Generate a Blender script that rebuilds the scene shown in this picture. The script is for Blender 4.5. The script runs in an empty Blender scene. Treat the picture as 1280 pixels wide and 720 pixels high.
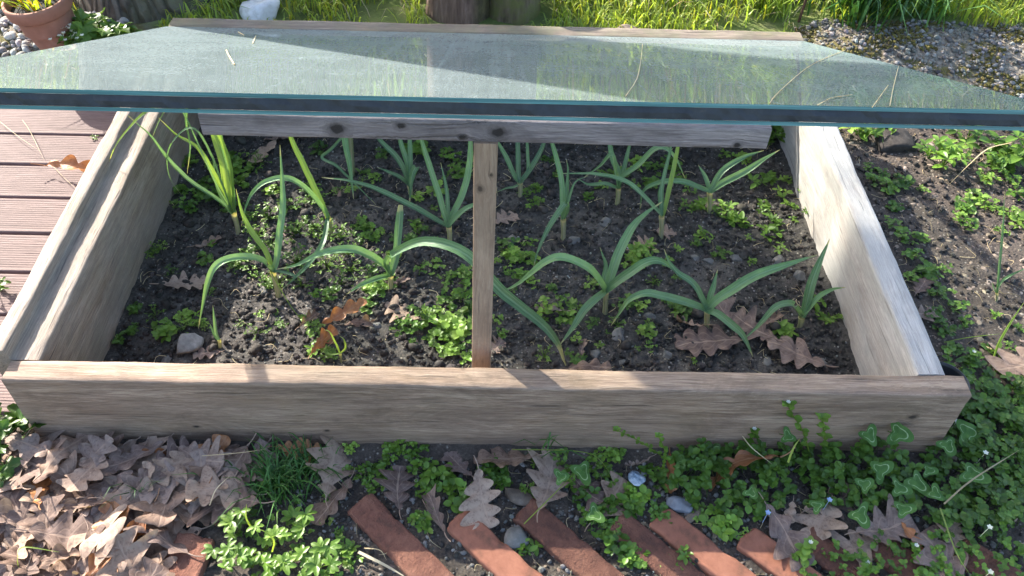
import bpy, math, random
import numpy as np
from mathutils import Vector, Matrix

# ------------------------------------------------------------------ camera, sky, sun, exposure
sc = bpy.context.scene
COL = sc.collection
CF, CX, CY, CZ, CP, CYW, CR = 1079.6, .6589, -.7095, 1.0692, .8045, .0235, .0351
fwd = np.array([math.sin(CYW)*math.cos(CP), math.cos(CYW)*math.cos(CP), -math.sin(CP)])
r0 = np.array([math.cos(CYW), -math.sin(CYW), 0.]); u0 = np.cross(r0, fwd)
CRT = math.cos(CR)*r0 + math.sin(CR)*u0; CUP = -math.sin(CR)*r0 + math.cos(CR)*u0
CAMP = np.array([CX, CY, CZ])
cam = bpy.data.objects.new('camera', bpy.data.cameras.new('camera')); COL.objects.link(cam)
cam.matrix_world = Matrix(((CRT[0], CUP[0], -fwd[0], CX), (CRT[1], CUP[1], -fwd[1], CY), (CRT[2], CUP[2], -fwd[2], CZ), (0, 0, 0, 1)))
cam.data.sensor_width = 36; cam.data.lens = CF/1280*36; cam.data.clip_start = .02; cam.data.clip_end = 400
sc.camera = cam
SUN_AZ = (-.71, .704); SUN_EL = math.radians(30)
w = bpy.data.worlds.new('World'); sc.world = w; w.use_nodes = True
sky = w.node_tree.nodes.new('ShaderNodeTexSky'); sky.sky_type = 'NISHITA'; sky.sun_disc = False
sky.sun_elevation = SUN_EL; sky.sun_rotation = math.radians(-45); sky.dust_density = 2.5; sky.air_density = 1.0
bg = w.node_tree.nodes['Background']; bg.inputs[1].default_value = .15
w.node_tree.links.new(sky.outputs[0], bg.inputs[0])
sun = bpy.data.objects.new('sun', bpy.data.lights.new('sun', 'SUN')); COL.objects.link(sun)
sun.data.energy = 4.3; sun.data.angle = math.radians(.53); sun.data.color = (1, .93, .82)
sd = Vector((SUN_AZ[0]*math.cos(SUN_EL), SUN_AZ[1]*math.cos(SUN_EL), math.sin(SUN_EL)))
sun.rotation_euler = sd.to_track_quat('Z', 'Y').to_euler()
sc.view_settings.view_transform = 'Standard'; sc.view_settings.look = 'None'
sc.view_settings.exposure = 1.95; sc.view_settings.gamma = 1
sc.render.engine = 'CYCLES'
cy = sc.cycles; cy.use_denoising = True; cy.max_bounces = 8; cy.transparent_max_bounces = 12; cy.diffuse_bounces = 3
cy.glossy_bounces = 4; cy.transmission_bounces = 6; cy.caustics_reflective = False; cy.caustics_refractive = False
cy.use_adaptive_sampling = True; cy.adaptive_threshold = .015

def ray(x, y):
    v = (x-640)/CF*CRT - (y-360)/CF*CUP + fwd
    return v
def onz(x, y, z=0.):
    v = ray(x, y); return CAMP + v*(z-CAMP[2])/v[2]
def onY(x, y, Y):
    v = ray(x, y); return CAMP + v*(Y-CAMP[1])/v[1]
def px(P):
    v = np.asarray(P)-CAMP; z = v@fwd
    return np.stack([640+CF*(v@CRT)/z, 360-CF*(v@CUP)/z], -1)
def inpoly(p, poly):
    x, y = p[..., 0], p[..., 1]; r = np.zeros(x.shape, bool); j = len(poly)-1
    for i in range(len(poly)):
        xi, yi = poly[i]; xj, yj = poly[j]
        r ^= ((yi > y) != (yj > y)) & (x < (xj-xi)*(y-yi)/(yj-yi+1e-12)+xi); j = i
    return r
rng = np.random.default_rng(7); random.seed(7)

# ------------------------------------------------------------------ numpy noise
_p = np.random.default_rng(3).random((64, 64, 64)).astype(np.float32)
def vnoise(P):
    P = np.asarray(P, float); i = np.floor(P).astype(int); f = P-i; f = f*f*(3-2*f)
    r = 0
    for a in (0, 1):
        for b in (0, 1):
            for c in (0, 1):
                wgt = (f[..., 0] if a else 1-f[..., 0])*(f[..., 1] if b else 1-f[..., 1])*(f[..., 2] if c else 1-f[..., 2])
                r = r + wgt*_p[(i[..., 0]+a) & 63, (i[..., 1]+b) & 63, (i[..., 2]+c) & 63]
    return r*2-1
def fbm(P, o=4):
    P = np.asarray(P, float); r = 0; a = 1
    for k in range(o): r = r+a*vnoise(P*2**k+k*11.3); a *= .5
    return r/1.9
def f2(x, y, s, o=4, z=0.): return fbm(np.stack([x*s, y*s, np.full_like(x, z)], -1), o)

# ------------------------------------------------------------------ objects
def tag(o, label=None, cat=None, group=None, kind=None):
    if label: o['label'] = label
    if cat: o['category'] = cat
    if group: o['group'] = group
    if kind: o['kind'] = kind
    return o
def empty(name, loc=(0, 0, 0), label=None, cat=None, group=None):
    o = bpy.data.objects.new(name, None); COL.objects.link(o); o.location = loc; o.empty_display_size = .02
    return tag(o, label, cat, group)
def mesh(name, V, F, uv=None, smooth=True, mats=(), mi=None, col=None):
    me = bpy.data.meshes.new(name); V = np.asarray(V, np.float32)
    if isinstance(F, np.ndarray):
        k = F.shape[1]; me.vertices.add(len(V)); me.vertices.foreach_set('co', V.ravel())
        me.loops.add(F.size); me.loops.foreach_set('vertex_index', F.ravel().astype(np.int32))
        me.polygons.add(len(F)); me.polygons.foreach_set('loop_start', np.arange(0, F.size, k, dtype=np.int32))
        me.update(calc_edges=True)
    else:
        me.from_pydata(V.tolist(), [], [list(f) for f in F]); me.update()
    if uv is not None:
        li = np.zeros(len(me.loops), np.int32); me.loops.foreach_get('vertex_index', li)
        ul = me.uv_layers.new(name='UVMap'); ul.data.foreach_set('uv', np.asarray(uv, np.float32)[li].ravel())
    if col is not None:
        ca = me.color_attributes.new('tint', 'FLOAT_COLOR', 'POINT')
        c = np.ones((len(V), 4), np.float32); c[:, :3] = np.asarray(col, np.float32).reshape(len(V), -1); ca.data.foreach_set('color', c.ravel())
    me.polygons.foreach_set('use_smooth', np.full(len(me.polygons), smooth))
    for m in mats: me.materials.append(m)
    if mi is not None: me.polygons.foreach_set('material_index', np.asarray(mi, np.int32))
    me.validate()
    return me
def obj(name, me, parent=None, loc=None, rot=None, scale=None):
    o = bpy.data.objects.new(name, me); COL.objects.link(o)
    if parent: o.parent = parent
    if loc is not None: o.location = loc
    if rot is not None: o.rotation_euler = rot
    if scale is not None: o.scale = scale if hasattr(scale, '__len__') else (scale,)*3
    return o
class Acc:
    def __init__(s): s.V = []; s.F = []; s.U = []; s.C = []; s.n = 0
    def add(s, V, F, uv=None, c=None):
        V = np.asarray(V, float); s.V.append(V); s.F.append(np.asarray(F)+s.n); s.U.append(np.zeros((len(V), 2)) if uv is None else uv)
        cc = np.ones((len(V), 3)); cc *= (1. if c is None else np.asarray(c)); s.C.append(cc); s.n += len(V)
    def mesh(s, name, mats, smooth=True):
        return mesh(name, np.concatenate(s.V), np.concatenate(s.F), np.concatenate(s.U), smooth, mats, None, np.concatenate(s.C))
def gridF(n, m):
    i = np.arange(n-1)[:, None]*m+np.arange(m-1)[None]; i = i.ravel()
    return np.stack([i, i+1, i+m+1, i+m], 1)
def spline(P, n):
    P = np.asarray(P, float)
    if len(P) == 2: return P[0]+(P[1]-P[0])*np.linspace(0, 1, n)[:, None]
    Q = np.vstack([2*P[0]-P[1], P, 2*P[-1]-P[-2]])
    L = np.r_[0, np.cumsum(np.linalg.norm(np.diff(P, axis=0), axis=1))]; t = np.linspace(0, L[-1], n)
    k = np.clip(np.searchsorted(L, t, 'right')-1, 0, len(P)-2); u = ((t-L[k])/(L[k+1]-L[k]+1e-9))[:, None]
    a, b, c, d = Q[k], Q[k+1], Q[k+2], Q[k+3]
    return .5*((2*b)+(-a+c)*u+(2*a-5*b+4*c-d)*u**2+(-a+3*b-3*c+d)*u**3)
def tube(P, R, k=8, cap=True, n=None):
    P = spline(P, n) if n else np.asarray(P, float); n = len(P)
    R = np.interp(np.linspace(0, 1, n), np.linspace(0, 1, len(np.atleast_1d(R))), np.atleast_1d(R)) if np.ndim(R) else np.full(n, R)
    T = np.gradient(P, axis=0); T /= np.linalg.norm(T, axis=1)[:, None]+1e-12
    h = np.array([1., 0, 0]) if abs(T[0][2]) > .7 else np.array([0, 0, 1.])
    A = np.cross(T, h); A /= np.linalg.norm(A, axis=1)[:, None]+1e-12; B = np.cross(T, A)
    a = np.arange(k)*2*math.pi/k
    V = P[:, None]+R[:, None, None]*(np.cos(a)[None, :, None]*A[:, None]+np.sin(a)[None, :, None]*B[:, None])
    i = np.arange(n-1)[:, None]*k; j = np.arange(k)[None]; j2 = (j+1) % k
    F = np.stack([i+j, i+j2, i+k+j2, i+k+j], -1).reshape(-1, 4)
    V = V.reshape(-1, 3)
    uv = np.stack([np.repeat(np.linspace(0, 1, n), k), np.tile(np.arange(k)/k, n)], -1)
    return V, F, uv
def strip(P, W, side=None, fold=.35, m=5, n=24, twist=0., camk=0.):
    C = spline(P, n); T = np.gradient(C, axis=0); T /= np.linalg.norm(T, axis=1)[:, None]+1e-12
    if side is None:
        h = C[-1]-C[0]; h[2] = 0
        if np.linalg.norm(h) < 1e-5: h = np.array([1., 0, 0])
        side = np.cross(h/np.linalg.norm(h), [0, 0, 1.])
    S = np.tile(side, (n, 1)).astype(float)
    if camk:
        cs = np.cross(T, C-CAMP); cs /= np.linalg.norm(cs, axis=1)[:, None]
        sg = np.sign((cs*S).sum(1)+1e-9)[:, None]; S = S*(1-camk)+cs*sg*camk
    S -= T*(S*T).sum(1)[:, None]; S /= np.linalg.norm(S, axis=1)[:, None]+1e-9
    Nn = np.cross(T, S); tw = np.linspace(0, twist, n)[:, None]
    S2 = S*np.cos(tw)+Nn*np.sin(tw); N2 = -S*np.sin(tw)+Nn*np.cos(tw)
    N2 *= np.where(N2[:, 2:3].mean() < 0, -1, 1)
    u = np.linspace(0, 1, n); wd = np.interp(u, np.linspace(0, 1, len(W)), W) if np.ndim(W) else W*np.minimum(1, 1.25*np.sin(math.pi*np.clip(u*.9+.08, 0, 1))**.6)*np.where(u > .75, 1-(u-.75)/.25*.6, 1)
    v = np.linspace(-1, 1, m)
    V = C[:, None]+S2[:, None]*(v[None, :, None]*wd[:, None, None]/2)+N2[:, None]*(fold*np.abs(v)[None, :, None]*wd[:, None, None]/2)
    uv = np.stack([np.repeat(u, m), np.tile(v*.5+.5, n)], -1)
    return V.reshape(-1, 3), gridF(n, m), uv
def rotz(a): c, s = math.cos(a), math.sin(a); return np.array([[c, -s, 0], [s, c, 0], [0, 0, 1.]])
def rotx(a): c, s = math.cos(a), math.sin(a); return np.array([[1, 0, 0], [0, c, -s], [0, s, c]])
def roty(a): c, s = math.cos(a), math.sin(a); return np.array([[c, 0, s], [0, 1, 0], [-s, 0, c]])
def ico(sub=1):
    import bmesh
    bm = bmesh.new(); bmesh.ops.create_icosphere(bm, subdivisions=sub, radius=1)
    V = np.array([v.co[:] for v in bm.verts]); F = np.array([[l.index for l in f.verts] for f in bm.faces]); bm.free(); return V, F
ICO = {k: ico(k) for k in (1, 2, 3, 4)}
def rock(r, seed, sub=3, amp=.25, sc_=1.2, flat=(1, 1, 1)):
    V, F = ICO[sub]; d = fbm(V*sc_+seed*3.7, 4); V = V*(1+amp*d)[:, None]*np.array(flat)*r
    return V, F

# ------------------------------------------------------------------ materials
class NT:
    def __init__(s, name):
        s.m = bpy.data.materials.new(name); s.m.use_nodes = True; s.t = s.m.node_tree; s.t.nodes.clear()
        s.out = s.t.nodes.new('ShaderNodeOutputMaterial')
    def n(s, ty, **kw):
        x = s.t.nodes.new('ShaderNode'+ty)
        for k, v in kw.items():
            if k.startswith('i_'):
                k = k[2:]; k = int(k) if k.isdigit() else k; s.set(x.inputs[k], v)
            else: setattr(x, k, v)
        return x
    def set(s, inp, v):
        if isinstance(v, bpy.types.NodeSocket): s.t.links.new(v, inp)
        elif isinstance(v, bpy.types.Node): s.t.links.new(v.outputs[0], inp)
        elif isinstance(v, (tuple, list)) and len(v) == 3 and inp.type == 'RGBA': inp.default_value = (*v, 1)
        else: inp.default_value = v
    def coord(s, what='Object', scale=(1, 1, 1), loc=(0, 0, 0)):
        return s.n('Mapping', i_Vector=s.n('TexCoord').outputs[what], i_Scale=scale, i_Location=loc).outputs[0]
    def noise(s, vec, scale, detail=4, rough=.6, dist=0.):
        x = s.n('TexNoise', i_Vector=vec, i_Scale=scale, i_Detail=detail, i_Roughness=rough, i_Distortion=dist); return x.outputs[0]
    def ramp(s, fac, stops):
        x = s.n('ValToRGB', i_0=fac); e = x.color_ramp.elements
        while len(e) < len(stops): e.new(.5)
        for k, (p, c) in enumerate(stops): e[k].position = p; e[k].color = (*c, 1) if hasattr(c, '__len__') else (c, c, c, 1)
        return x.outputs[0]
    def mix(s, f, a, b, mode='MIX'):
        x = s.n('Mix', data_type='RGBA', blend_type=mode); s.set(x.inputs[0], f); s.set(x.inputs[6], a); s.set(x.inputs[7], b); return x.outputs[2]
    def math(s, op, a, b=0., c=0., clamp=False):
        x = s.n('Math', operation=op, use_clamp=clamp); s.set(x.inputs[0], a); s.set(x.inputs[1], b); s.set(x.inputs[2], c); return x.outputs[0]
    def bump(s, h, strength=.5, dist=.002): return s.n('Bump', i_Height=h, i_Strength=strength, i_Distance=dist).outputs[0]
    def bsdf(s, col, rough=.8, normal=None, **kw):
        x = s.n('BsdfPrincipled'); s.set(x.inputs['Base Color'], col); s.set(x.inputs['Roughness'], rough)
        if normal is not None: s.set(x.inputs['Normal'], normal)
        for k, v in kw.items(): s.set(x.inputs[k.replace('_', ' ')], v)
        return x.outputs[0]
    def finish(s, sh): s.t.links.new(sh, s.out.inputs[0]); return s.m
    def rnd(s): return s.n('ObjectInfo').outputs['Random']
    def tint(s): return s.n('VertexColor', layer_name='tint').outputs[0]

def wood(name, dark, mid, light, knots=(), algae=0., silver=0., grain=1., rough=.75, bumpk=.8, patch=0.):
    n = NT(name); oc = n.n('TexCoord').outputs['Object']
    sep = n.n('SeparateXYZ', i_0=oc); X, Y, Z = sep.outputs
    warp = n.noise(n.coord('Object', (3, 9, 9)), 1.5, 2); wv = n.math('MULTIPLY', n.math('SUBTRACT', warp, .5), .014)
    Y2 = n.math('ADD', Y, wv); Z2 = n.math('ADD', Z, wv); km = None
    for kx, kz, kr in knots:
        dx = n.math('MULTIPLY', n.math('SUBTRACT', X, kx), .75); dz = n.math('SUBTRACT', Z, kz)
        d = n.math('SQRT', n.math('ADD', n.math('MULTIPLY', dx, dx), n.math('MULTIPLY', dz, dz)))
        d = n.math('MULTIPLY', d, n.math('MULTIPLY_ADD', n.noise(n.coord('Object', (60, 60, 60)), 1.6, 3, .6), 1.5, .25))
        pull = n.math('DIVIDE', kr*.9, n.math('ADD', n.math('MULTIPLY', d, 1/kr), .8))
        sg = n.math('DIVIDE', dz, n.math('ADD', d, .001)); Z2 = n.math('SUBTRACT', Z2, n.math('MULTIPLY', sg, pull))
        m = n.math('SUBTRACT', 1, n.math('DIVIDE', d, kr), clamp=True)
        ring = n.math('MULTIPLY_ADD', n.math('SINE', n.math('MULTIPLY', d, 1500/ (kr*200))), 0.22, .8)
        m = n.math('MULTIPLY', m, ring); km = m if km is None else n.math('MAXIMUM', km, m)
    p = n.n('CombineXYZ', i_0=X, i_1=Y2, i_2=Z2).outputs[0]
    def mp(sx, s): return n.n('Mapping', i_Vector=p, i_Scale=(sx, s, s)).outputs[0]
    g1 = n.noise(mp(4*grain, 75*grain), 1, 7, .75, .25); g2 = n.noise(mp(22, 520), 1, 4, .75); g3 = n.noise(mp(2, 14), 1, 3, .5)
    cr = n.ramp(n.noise(mp(5, 260), 1, 2, .5), [(.0, .1), (.28, .25), (.36, 1), (1, 1)])
    h = n.math('ADD', n.math('MULTIPLY', g1, .48), n.math('MULTIPLY', g2, .52))
    c = n.ramp(h, [(.36, dark), (.5, mid), (.62, light)])
    c = n.mix(n.math('MULTIPLY', n.ramp(g3, [(.38, 0), (.62, 1)]), .5), c, n.mix(.55, dark, mid))
    st = n.ramp(n.noise(n.coord('Object', (1, 2.5, 2.5)), 7, 6, .75, .6), [(.46, 0), (.60, 1)]); c = n.mix(n.math('MULTIPLY', st, .42), c, tuple(x*.75 for x in dark))
    sp = n.ramp(n.noise(mp(2.2, 95), 1, 3, .55), [(0, 1), (.27, .9), (.31, 0)]); c = n.mix(n.math('MULTIPLY', sp, .85), c, tuple(x*.2 for x in dark))
    c = n.mix(n.math('MULTIPLY', n.math('SUBTRACT', 1, cr), .75), c, tuple(x*.45 for x in dark))
    if patch: c = n.mix(n.math('MULTIPLY', n.ramp(n.noise(n.coord('Object', (1, 2, 2)), 9, 5, .7), [(.5, 0), (.62, 1)]), patch), c, (.30, .18, .08))
    if silver: c = n.mix(n.math('MULTIPLY', n.ramp(n.noise(n.coord('Object', (1, 3, 3)), 6, 4, .6), [(.35, 0), (.6, 1)]), silver), c, n.mix(g2, (.25, .25, .25), (.55, .54, .52)))
    if algae: c = n.mix(n.math('MULTIPLY', n.ramp(n.noise(n.coord('Object'), 11, 5, .7), [(.45, 0), (.65, 1)]), algae), c, (.13, .14, .07))
    if km is not None: c = n.mix(n.math('MULTIPLY', km, 1.6, clamp=True), c, tuple(x*.3 for x in dark))
    hh = n.math('SUBTRACT', n.math('ADD', n.math('MULTIPLY', h, 1.), n.math('MULTIPLY', cr, .6)), sp)
    return n.finish(n.bsdf(c, rough, n.bump(hh, bumpk, .0022)))
M = {}
M['front'] = wood('weathered_board', (.115, .072, .050), (.285, .195, .14), (.45, .335, .245), knots=[(.235, .035, .006), (1.245, .085, .008), (.42, .03, .005)], algae=.08, patch=.12)
M['side'] = wood('weathered_side', (.145, .10, .07), (.275, .205, .15), (.42, .335, .26), algae=.2, silver=.2)
M['silver'] = wood('silvered_board', (.25, .205, .18), (.50, .44, .405), (.72, .67, .63), silver=.55, bumpk=1., grain=.7)
M['back'] = wood('back_board', (.07, .055, .042), (.19, .15, .115), (.33, .275, .22), algae=.55, patch=.3)
M['bar'] = wood('grey_batten', (.085, .068, .072), (.27, .23, .24), (.47, .41, .42), knots=[(.151, .012, .014), (.222, .019, .008), (.330, .013, .013), (.29, .006, .006), (.60, .004, .007)], bumpk=1.)
M['post'] = wood('pale_batten', (.22, .145, .10), (.38, .26, .18), (.52, .39, .28), knots=[(.447, .006, .0065), (.468, -.007, .004)], bumpk=.8)
M['deckw'] = wood('deck_plank', (.095, .055, .05), (.15, .095, .087), (.215, .15, .14), bumpk=.5, grain=.6)

def soil_mat(name, a, b, c, speck=.5):
    n = NT(name); v = n.coord('Object')
    n1 = n.noise(v, 30, 8, .7); n2 = n.noise(v, 260, 5, .7); vo = n.n('TexVoronoi', i_Vector=v, i_Scale=190.); 
    col = n.ramp(n.math('MULTIPLY_ADD', n2, .5, n.math('MULTIPLY', n1, .5)), [(.32, a), (.5, b), (.7, c)])
    sp = n.math('GREATER_THAN', n.n('SeparateColor', i_0=vo.outputs['Color']).outputs[0], 1-.06*speck)
    col = n.mix(n.math('MULTIPLY', sp, n.ramp(vo.outputs['Distance'], [(.15, .8), (.4, 0)])), col, (.34, .30, .25))
    h = n.math('ADD', n.math('MULTIPLY', n2, .7), n.math('MULTIPLY', vo.outputs['Distance'], .35))
    return n, v, col, n.bump(h, 1., .003)
n, v, col, nb = soil_mat('bed_soil', (.012, .011, .010), (.042, .037, .033), (.13, .115, .10), 2.4)
dryp = n.ramp(n.noise(n.coord('Object'), 11, 5, .7), [(.5, 0), (.66, .75)])
col = n.mix(dryp, col, n.ramp(n.noise(v, 220, 4, .7), [(.3, (.04, .034, .029)), (.7, (.19, .165, .14))]))
M['soil'] = n.finish(n.bsdf(col, .92, nb))
# the open ground: bare soil near, grass root mat far off, zones by the sheet's own attribute
n, v, col, nb = soil_mat('garden_ground', (.022, .017, .014), (.065, .050, .040), (.16, .13, .10), 2.)
zn = n.n('SeparateColor', i_0=n.tint()).outputs
grs = n.ramp(n.noise(v, 9, 7, .7), [(.3, (.05, .07, .018)), (.55, (.12, .16, .035)), (.75, (.22, .20, .09))])
grv = n.ramp(n.noise(v, 130, 4, .8), [(.3, (.10, .085, .065)), (.5, (.21, .18, .14)), (.75, (.40, .36, .30))])
mos = n.ramp(n.noise(v, 300, 3, .7), [(.3, (.05, .045, .012)), (.7, (.16, .135, .035))])
grv = n.mix(n.ramp(n.noise(v, 14, 4, .6), [(.48, 0), (.58, 1)]), grv, mos)
col = n.mix(zn[0], col, grs); col = n.mix(zn[1], col, grv)
M['ground'] = n.finish(n.bsdf(col, .95, nb))

def leafmat(name, c1, c2, c3, trans=.35, rough=.5, veins=0, veincol=(.3, .35, .2), tint=True, spec=.4):
    n = NT(name); uv = n.n('TexCoord').outputs['UV']; s = n.n('SeparateXYZ', i_0=uv).outputs; rn = n.rnd()
    big = n.noise(n.coord('Object'), 45, 4, .6)
    c = n.ramp(n.math('ADD', n.math('MULTIPLY', big, .6), n.math('MULTIPLY', rn, .4)), [(.25, c1), (.5, c2), (.75, c3)])
    c = n.mix(1., c, n.ramp(n.math('FRACT', n.math('MULTIPLY', rn, 7.3)), [(0, (.78, .80, .80)), (1, (1.18, 1.14, .95))]), 'MULTIPLY')
    if tint: c = n.mix(1., c, n.tint(), 'MULTIPLY')
    av = n.math('ABSOLUTE', n.math('SUBTRACT', s[1], .5)); h = big
    if veins:
        if veins == 'par':
            c = n.mix(n.ramp(n.math('ADD', s[0], n.math('MULTIPLY', n.noise(n.coord('Object'), 80, 3, .6), .12)), [(.97, 0), (1.05, .9)]), c, (.45, .38, .18))
            st = n.noise(n.n('Mapping', i_Vector=uv, i_Scale=(1.2, 26, 1)).outputs[0], 1, 3, .6)
            c = n.mix(n.math('MULTIPLY', n.ramp(st, [(.42, 0), (.62, 1)]), .5), c, veincol)
            h = st; mv = n.ramp(av, [(.0, 1), (.04, .8), (.09, 0)]); c = n.mix(n.math('MULTIPLY', mv, .45), c, veincol)
        else:
            side = n.math('SUBTRACT', s[0], n.math('MULTIPLY', av, .55))
            sv = n.math('ABSOLUTE', n.math('SUBTRACT', n.math('FRACT', n.math('MULTIPLY', side, veins)), .5))
            sv = n.ramp(sv, [(.0, 1), (.06, .5), (.12, 0)]); mv = n.ramp(av, [(.0, 1), (.02, 1), (.035, 0)])
            vm = n.math('MAXIMUM', n.math('MULTIPLY', sv, .6), mv); c = n.mix(n.math('MULTIPLY', n.ramp(n.noise(n.coord('Object'), 170, 3, .7), [(.35, 1), (.5, 0)]), .45), c, tuple(x*.6 for x in c1)); c = n.mix(n.math('MULTIPLY', vm, .6), c, veincol)
            h = n.math('ADD', n.math('MULTIPLY', vm, .5), n.math('MULTIPLY', n.noise(n.coord('Object'), 260, 3, .6), .6))
    nb = n.bump(h, .6, .0012); d = n.bsdf(c, rough, nb, Specular_IOR_Level=spec)
    tr = n.n('BsdfTranslucent', i_Color=n.mix(1., c, (1.25, 1.2, .55), 'MULTIPLY'))
    mx = n.n('MixShader', i_0=trans); n.t.links.new(d, mx.inputs[1]); n.t.links.new(tr.outputs[0], mx.inputs[2])
    return n.finish(mx.outputs[0])
M['oak'] = leafmat('dry_oak_leaf', (.14, .088, .074), (.26, .18, .158), (.37, .28, .25), .18, .7, 7, (.42, .30, .23), spec=.25)
M['brown'] = leafmat('fresh_fallen_leaf', (.26, .10, .045), (.36, .15, .07), (.45, .22, .11), .2, .4, 7, (.40, .22, .12))
M['leek'] = leafmat('leek_leaf', (.045, .135, .055), (.085, .205, .085), (.16, .31, .125), .3, .28, 'par', (.33, .47, .27), spec=.5)
M['leek2'] = leafmat('leek_yellow_leaf', (.15, .26, .06), (.22, .36, .07), (.30, .42, .10), .4, .4, 'par', (.34, .46, .14), spec=.5)
M['shank'] = leafmat('leek_shank', (.16, .21, .08), (.25, .28, .13), (.33, .34, .19), .25, .4, 'par', (.55, .5, .35))
M['weed'] = leafmat('weed_leaf', (.075, .16, .022), (.135, .25, .04), (.24, .37, .075), .35, .42, 0)
M['carpet'] = leafmat('ground_cover_leaf', (.05, .115, .016), (.095, .185, .028), (.17, .28, .05), .3, .42, 0)
M['grass'] = leafmat('grass_blade', (.18, .28, .045), (.28, .40, .07), (.40, .47, .13), .5, .45, 0)
M['darkgrass'] = leafmat('dark_grass_blade', (.04, .12, .03), (.07, .18, .045), (.12, .24, .07), .35, .4, 0)
M['straw'] = leafmat('dry_straw', (.38, .30, .19), (.5, .41, .28), (.62, .54, .40), .2, .7, 0)
M['flower'] = leafmat('white_petal', (.7, .7, .66), (.8, .8, .78), (.85, .85, .83), .3, .6, 0)
M['blueflower'] = leafmat('blue_petal', (.25, .38, .8), (.35, .48, .85), (.45, .55, .9), .3, .6, 0)
M['moss'] = leafmat('moss', (.05, .045, .014), (.09, .08, .024), (.14, .12, .04), .15, .9, 0)
# variegated ivy: pale line at some distance from the rim
n = NT('ivy_leaf'); uv = n.n('TexCoord').outputs['UV']; s = n.n('SeparateXYZ', i_0=uv).outputs
brk = n.ramp(n.noise(n.coord('Object'), 120, 3, .6), [(.38, .1), (.55, 1)])
g = n.ramp(n.noise(n.coord('Object'), 60, 3, .6), [(.3, (.028, .075, .012)), (.7, (.07, .145, .028))])
ln = n.ramp(n.math('ADD', s[0], n.math('MULTIPLY', n.math('SUBTRACT', n.noise(n.coord('Object'), 90, 2, .5), .5), .12)), [(.56, 0), (.60, 1), (.64, 1), (.68, 0)])
n.finish(n.bsdf(n.mix(n.math('MULTIPLY', n.math('MULTIPLY', ln, brk), .8), g, (.27, .35, .18)), .6, Specular_IOR_Level=.25)); M['ivy'] = n.m
def simple(name, stops, scale=40, rough=.9, bs=200, bk=.5, bd=.001, tint=False, rand=0., **kw):
    n = NT(name); v = n.coord('Object'); c = n.ramp(n.noise(v, scale, 6, .65), stops)
    if tint: c = n.mix(1., c, n.tint(), 'MULTIPLY')
    if rand: c = n.mix(1., c, n.ramp(n.rnd(), [(0, 1-rand), (1, 1.)]), 'MULTIPLY')
    return n.finish(n.bsdf(c, rough, n.bump(n.noise(v, bs, 5, .7), bk, bd), **kw))
M['clod'] = simple('soil_clod', [(.3, (.014, .012, .010)), (.55, (.04, .033, .028)), (.8, (.10, .088, .075))], 60, tint=True)
M['stone'] = simple('stone', [(.3, (.12, .115, .105)), (.55, (.24, .23, .215)), (.8, (.42, .41, .39))], 50, .85, tint=True)
M['chip'] = simple('chips', [(.3, (.10, .075, .055)), (.55, (.22, .17, .13)), (.8, (.42, .35, .28))], 50, tint=True)
M['terracotta'] = simple('terracotta', [(.3, (.21, .095, .06)), (.55, (.30, .14, .095)), (.8, (.42, .25, .19))], 14, .85, 150, .25)
M['brick'] = simple('brick', [(.28, (.07, .035, .026)), (.45, (.19, .075, .05)), (.7, (.32, .145, .095))], 22, .95, 180, 1.6, .0035, rand=.3)
M['brick2'] = simple('smooth_brick', [(.3, (.10, .05, .032)), (.43, (.25, .095, .058)), (.62, (.33, .135, .085)), (.8, (.42, .25, .19))], 19, .9, 160, .6, .0015, rand=.15)
M['black'] = simple('black_plastic', [(.3, (.015, .016, .018)), (.7, (.03, .03, .035))], 20, .45, 80, .1)
M['seal'] = simple('black_sealant', [(.3, (.006, .008, .012)), (.62, (.018, .022, .03)), (.8, (.05, .045, .045))], 60, .55, 90, .6, .001)
M['whitestone'] = simple('white_stone', [(.3, (.55, .53, .48)), (.5, (.76, .74, .70)), (.8, (.86, .86, .84))], 60, .8, 90, .8, .003)
M['slate'] = simple('slate_pebble', [(.3, (.10, .105, .12)), (.7, (.19, .20, .23))], 60, .6, 120, .2)
M['blueglass'] = simple('blue_shard', [(.35, (.05, .08, .12)), (.5, (.20, .26, .33)), (.7, (.5, .54, .57))], 130, .4, 200, .6)
n = NT('bark'); v = n.coord('Object', (1, 1, .28)); vo = n.n('TexVoronoi', i_Vector=n.mix(.12, v, n.n('TexNoise', i_Vector=v, i_Scale=14.).outputs[1]), i_Scale=26., feature='DISTANCE_TO_EDGE').outputs[0]
nz = n.noise(n.coord('Object'), 24, 7, .7)
c = n.ramp(n.math('ADD', n.math('MULTIPLY', nz, .7), n.math('MULTIPLY', vo, .6)), [(.25, (.05, .042, .035)), (.5, (.16, .135, .11)), (.75, (.30, .26, .21))])
c = n.mix(n.math('MULTIPLY', n.ramp(n.noise(n.coord('Object'), 5, 4, .6), [(.5, 0), (.66, 1)]), .6), c, (.13, .14, .06))
M['bark'] = n.finish(n.bsdf(c, .95, n.bump(n.math('ADD', n.ramp(vo, [(0, 0), (.25, 1)]), n.math('MULTIPLY', nz, .5)), 1., .012)))
n = NT('stump_bark'); v = n.coord('Object', (1, 1, .12)); nz = n.noise(v, 60, 6, .7, .5)
c = n.ramp(nz, [(.3, (.07, .042, .03)), (.52, (.23, .15, .11)), (.75, (.42, .31, .24))])
c = n.mix(n.ramp(n.n('SeparateXYZ', i_0=n.n('TexCoord').outputs['Object']).outputs[0], [(.03, 0), (.05, .75)]), c, n.ramp(n.noise(n.coord('Object'), 50, 4, .7), [(.3, (.03, .03, .012)), (.7, (.14, .14, .04))]))
M['stump'] = n.finish(n.bsdf(c, .95, n.bump(nz, 1., .008)))
M['rust'] = simple('rusty_steel', [(.3, (.04, .02, .012)), (.7, (.12, .06, .035))], 80, .8)
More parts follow.
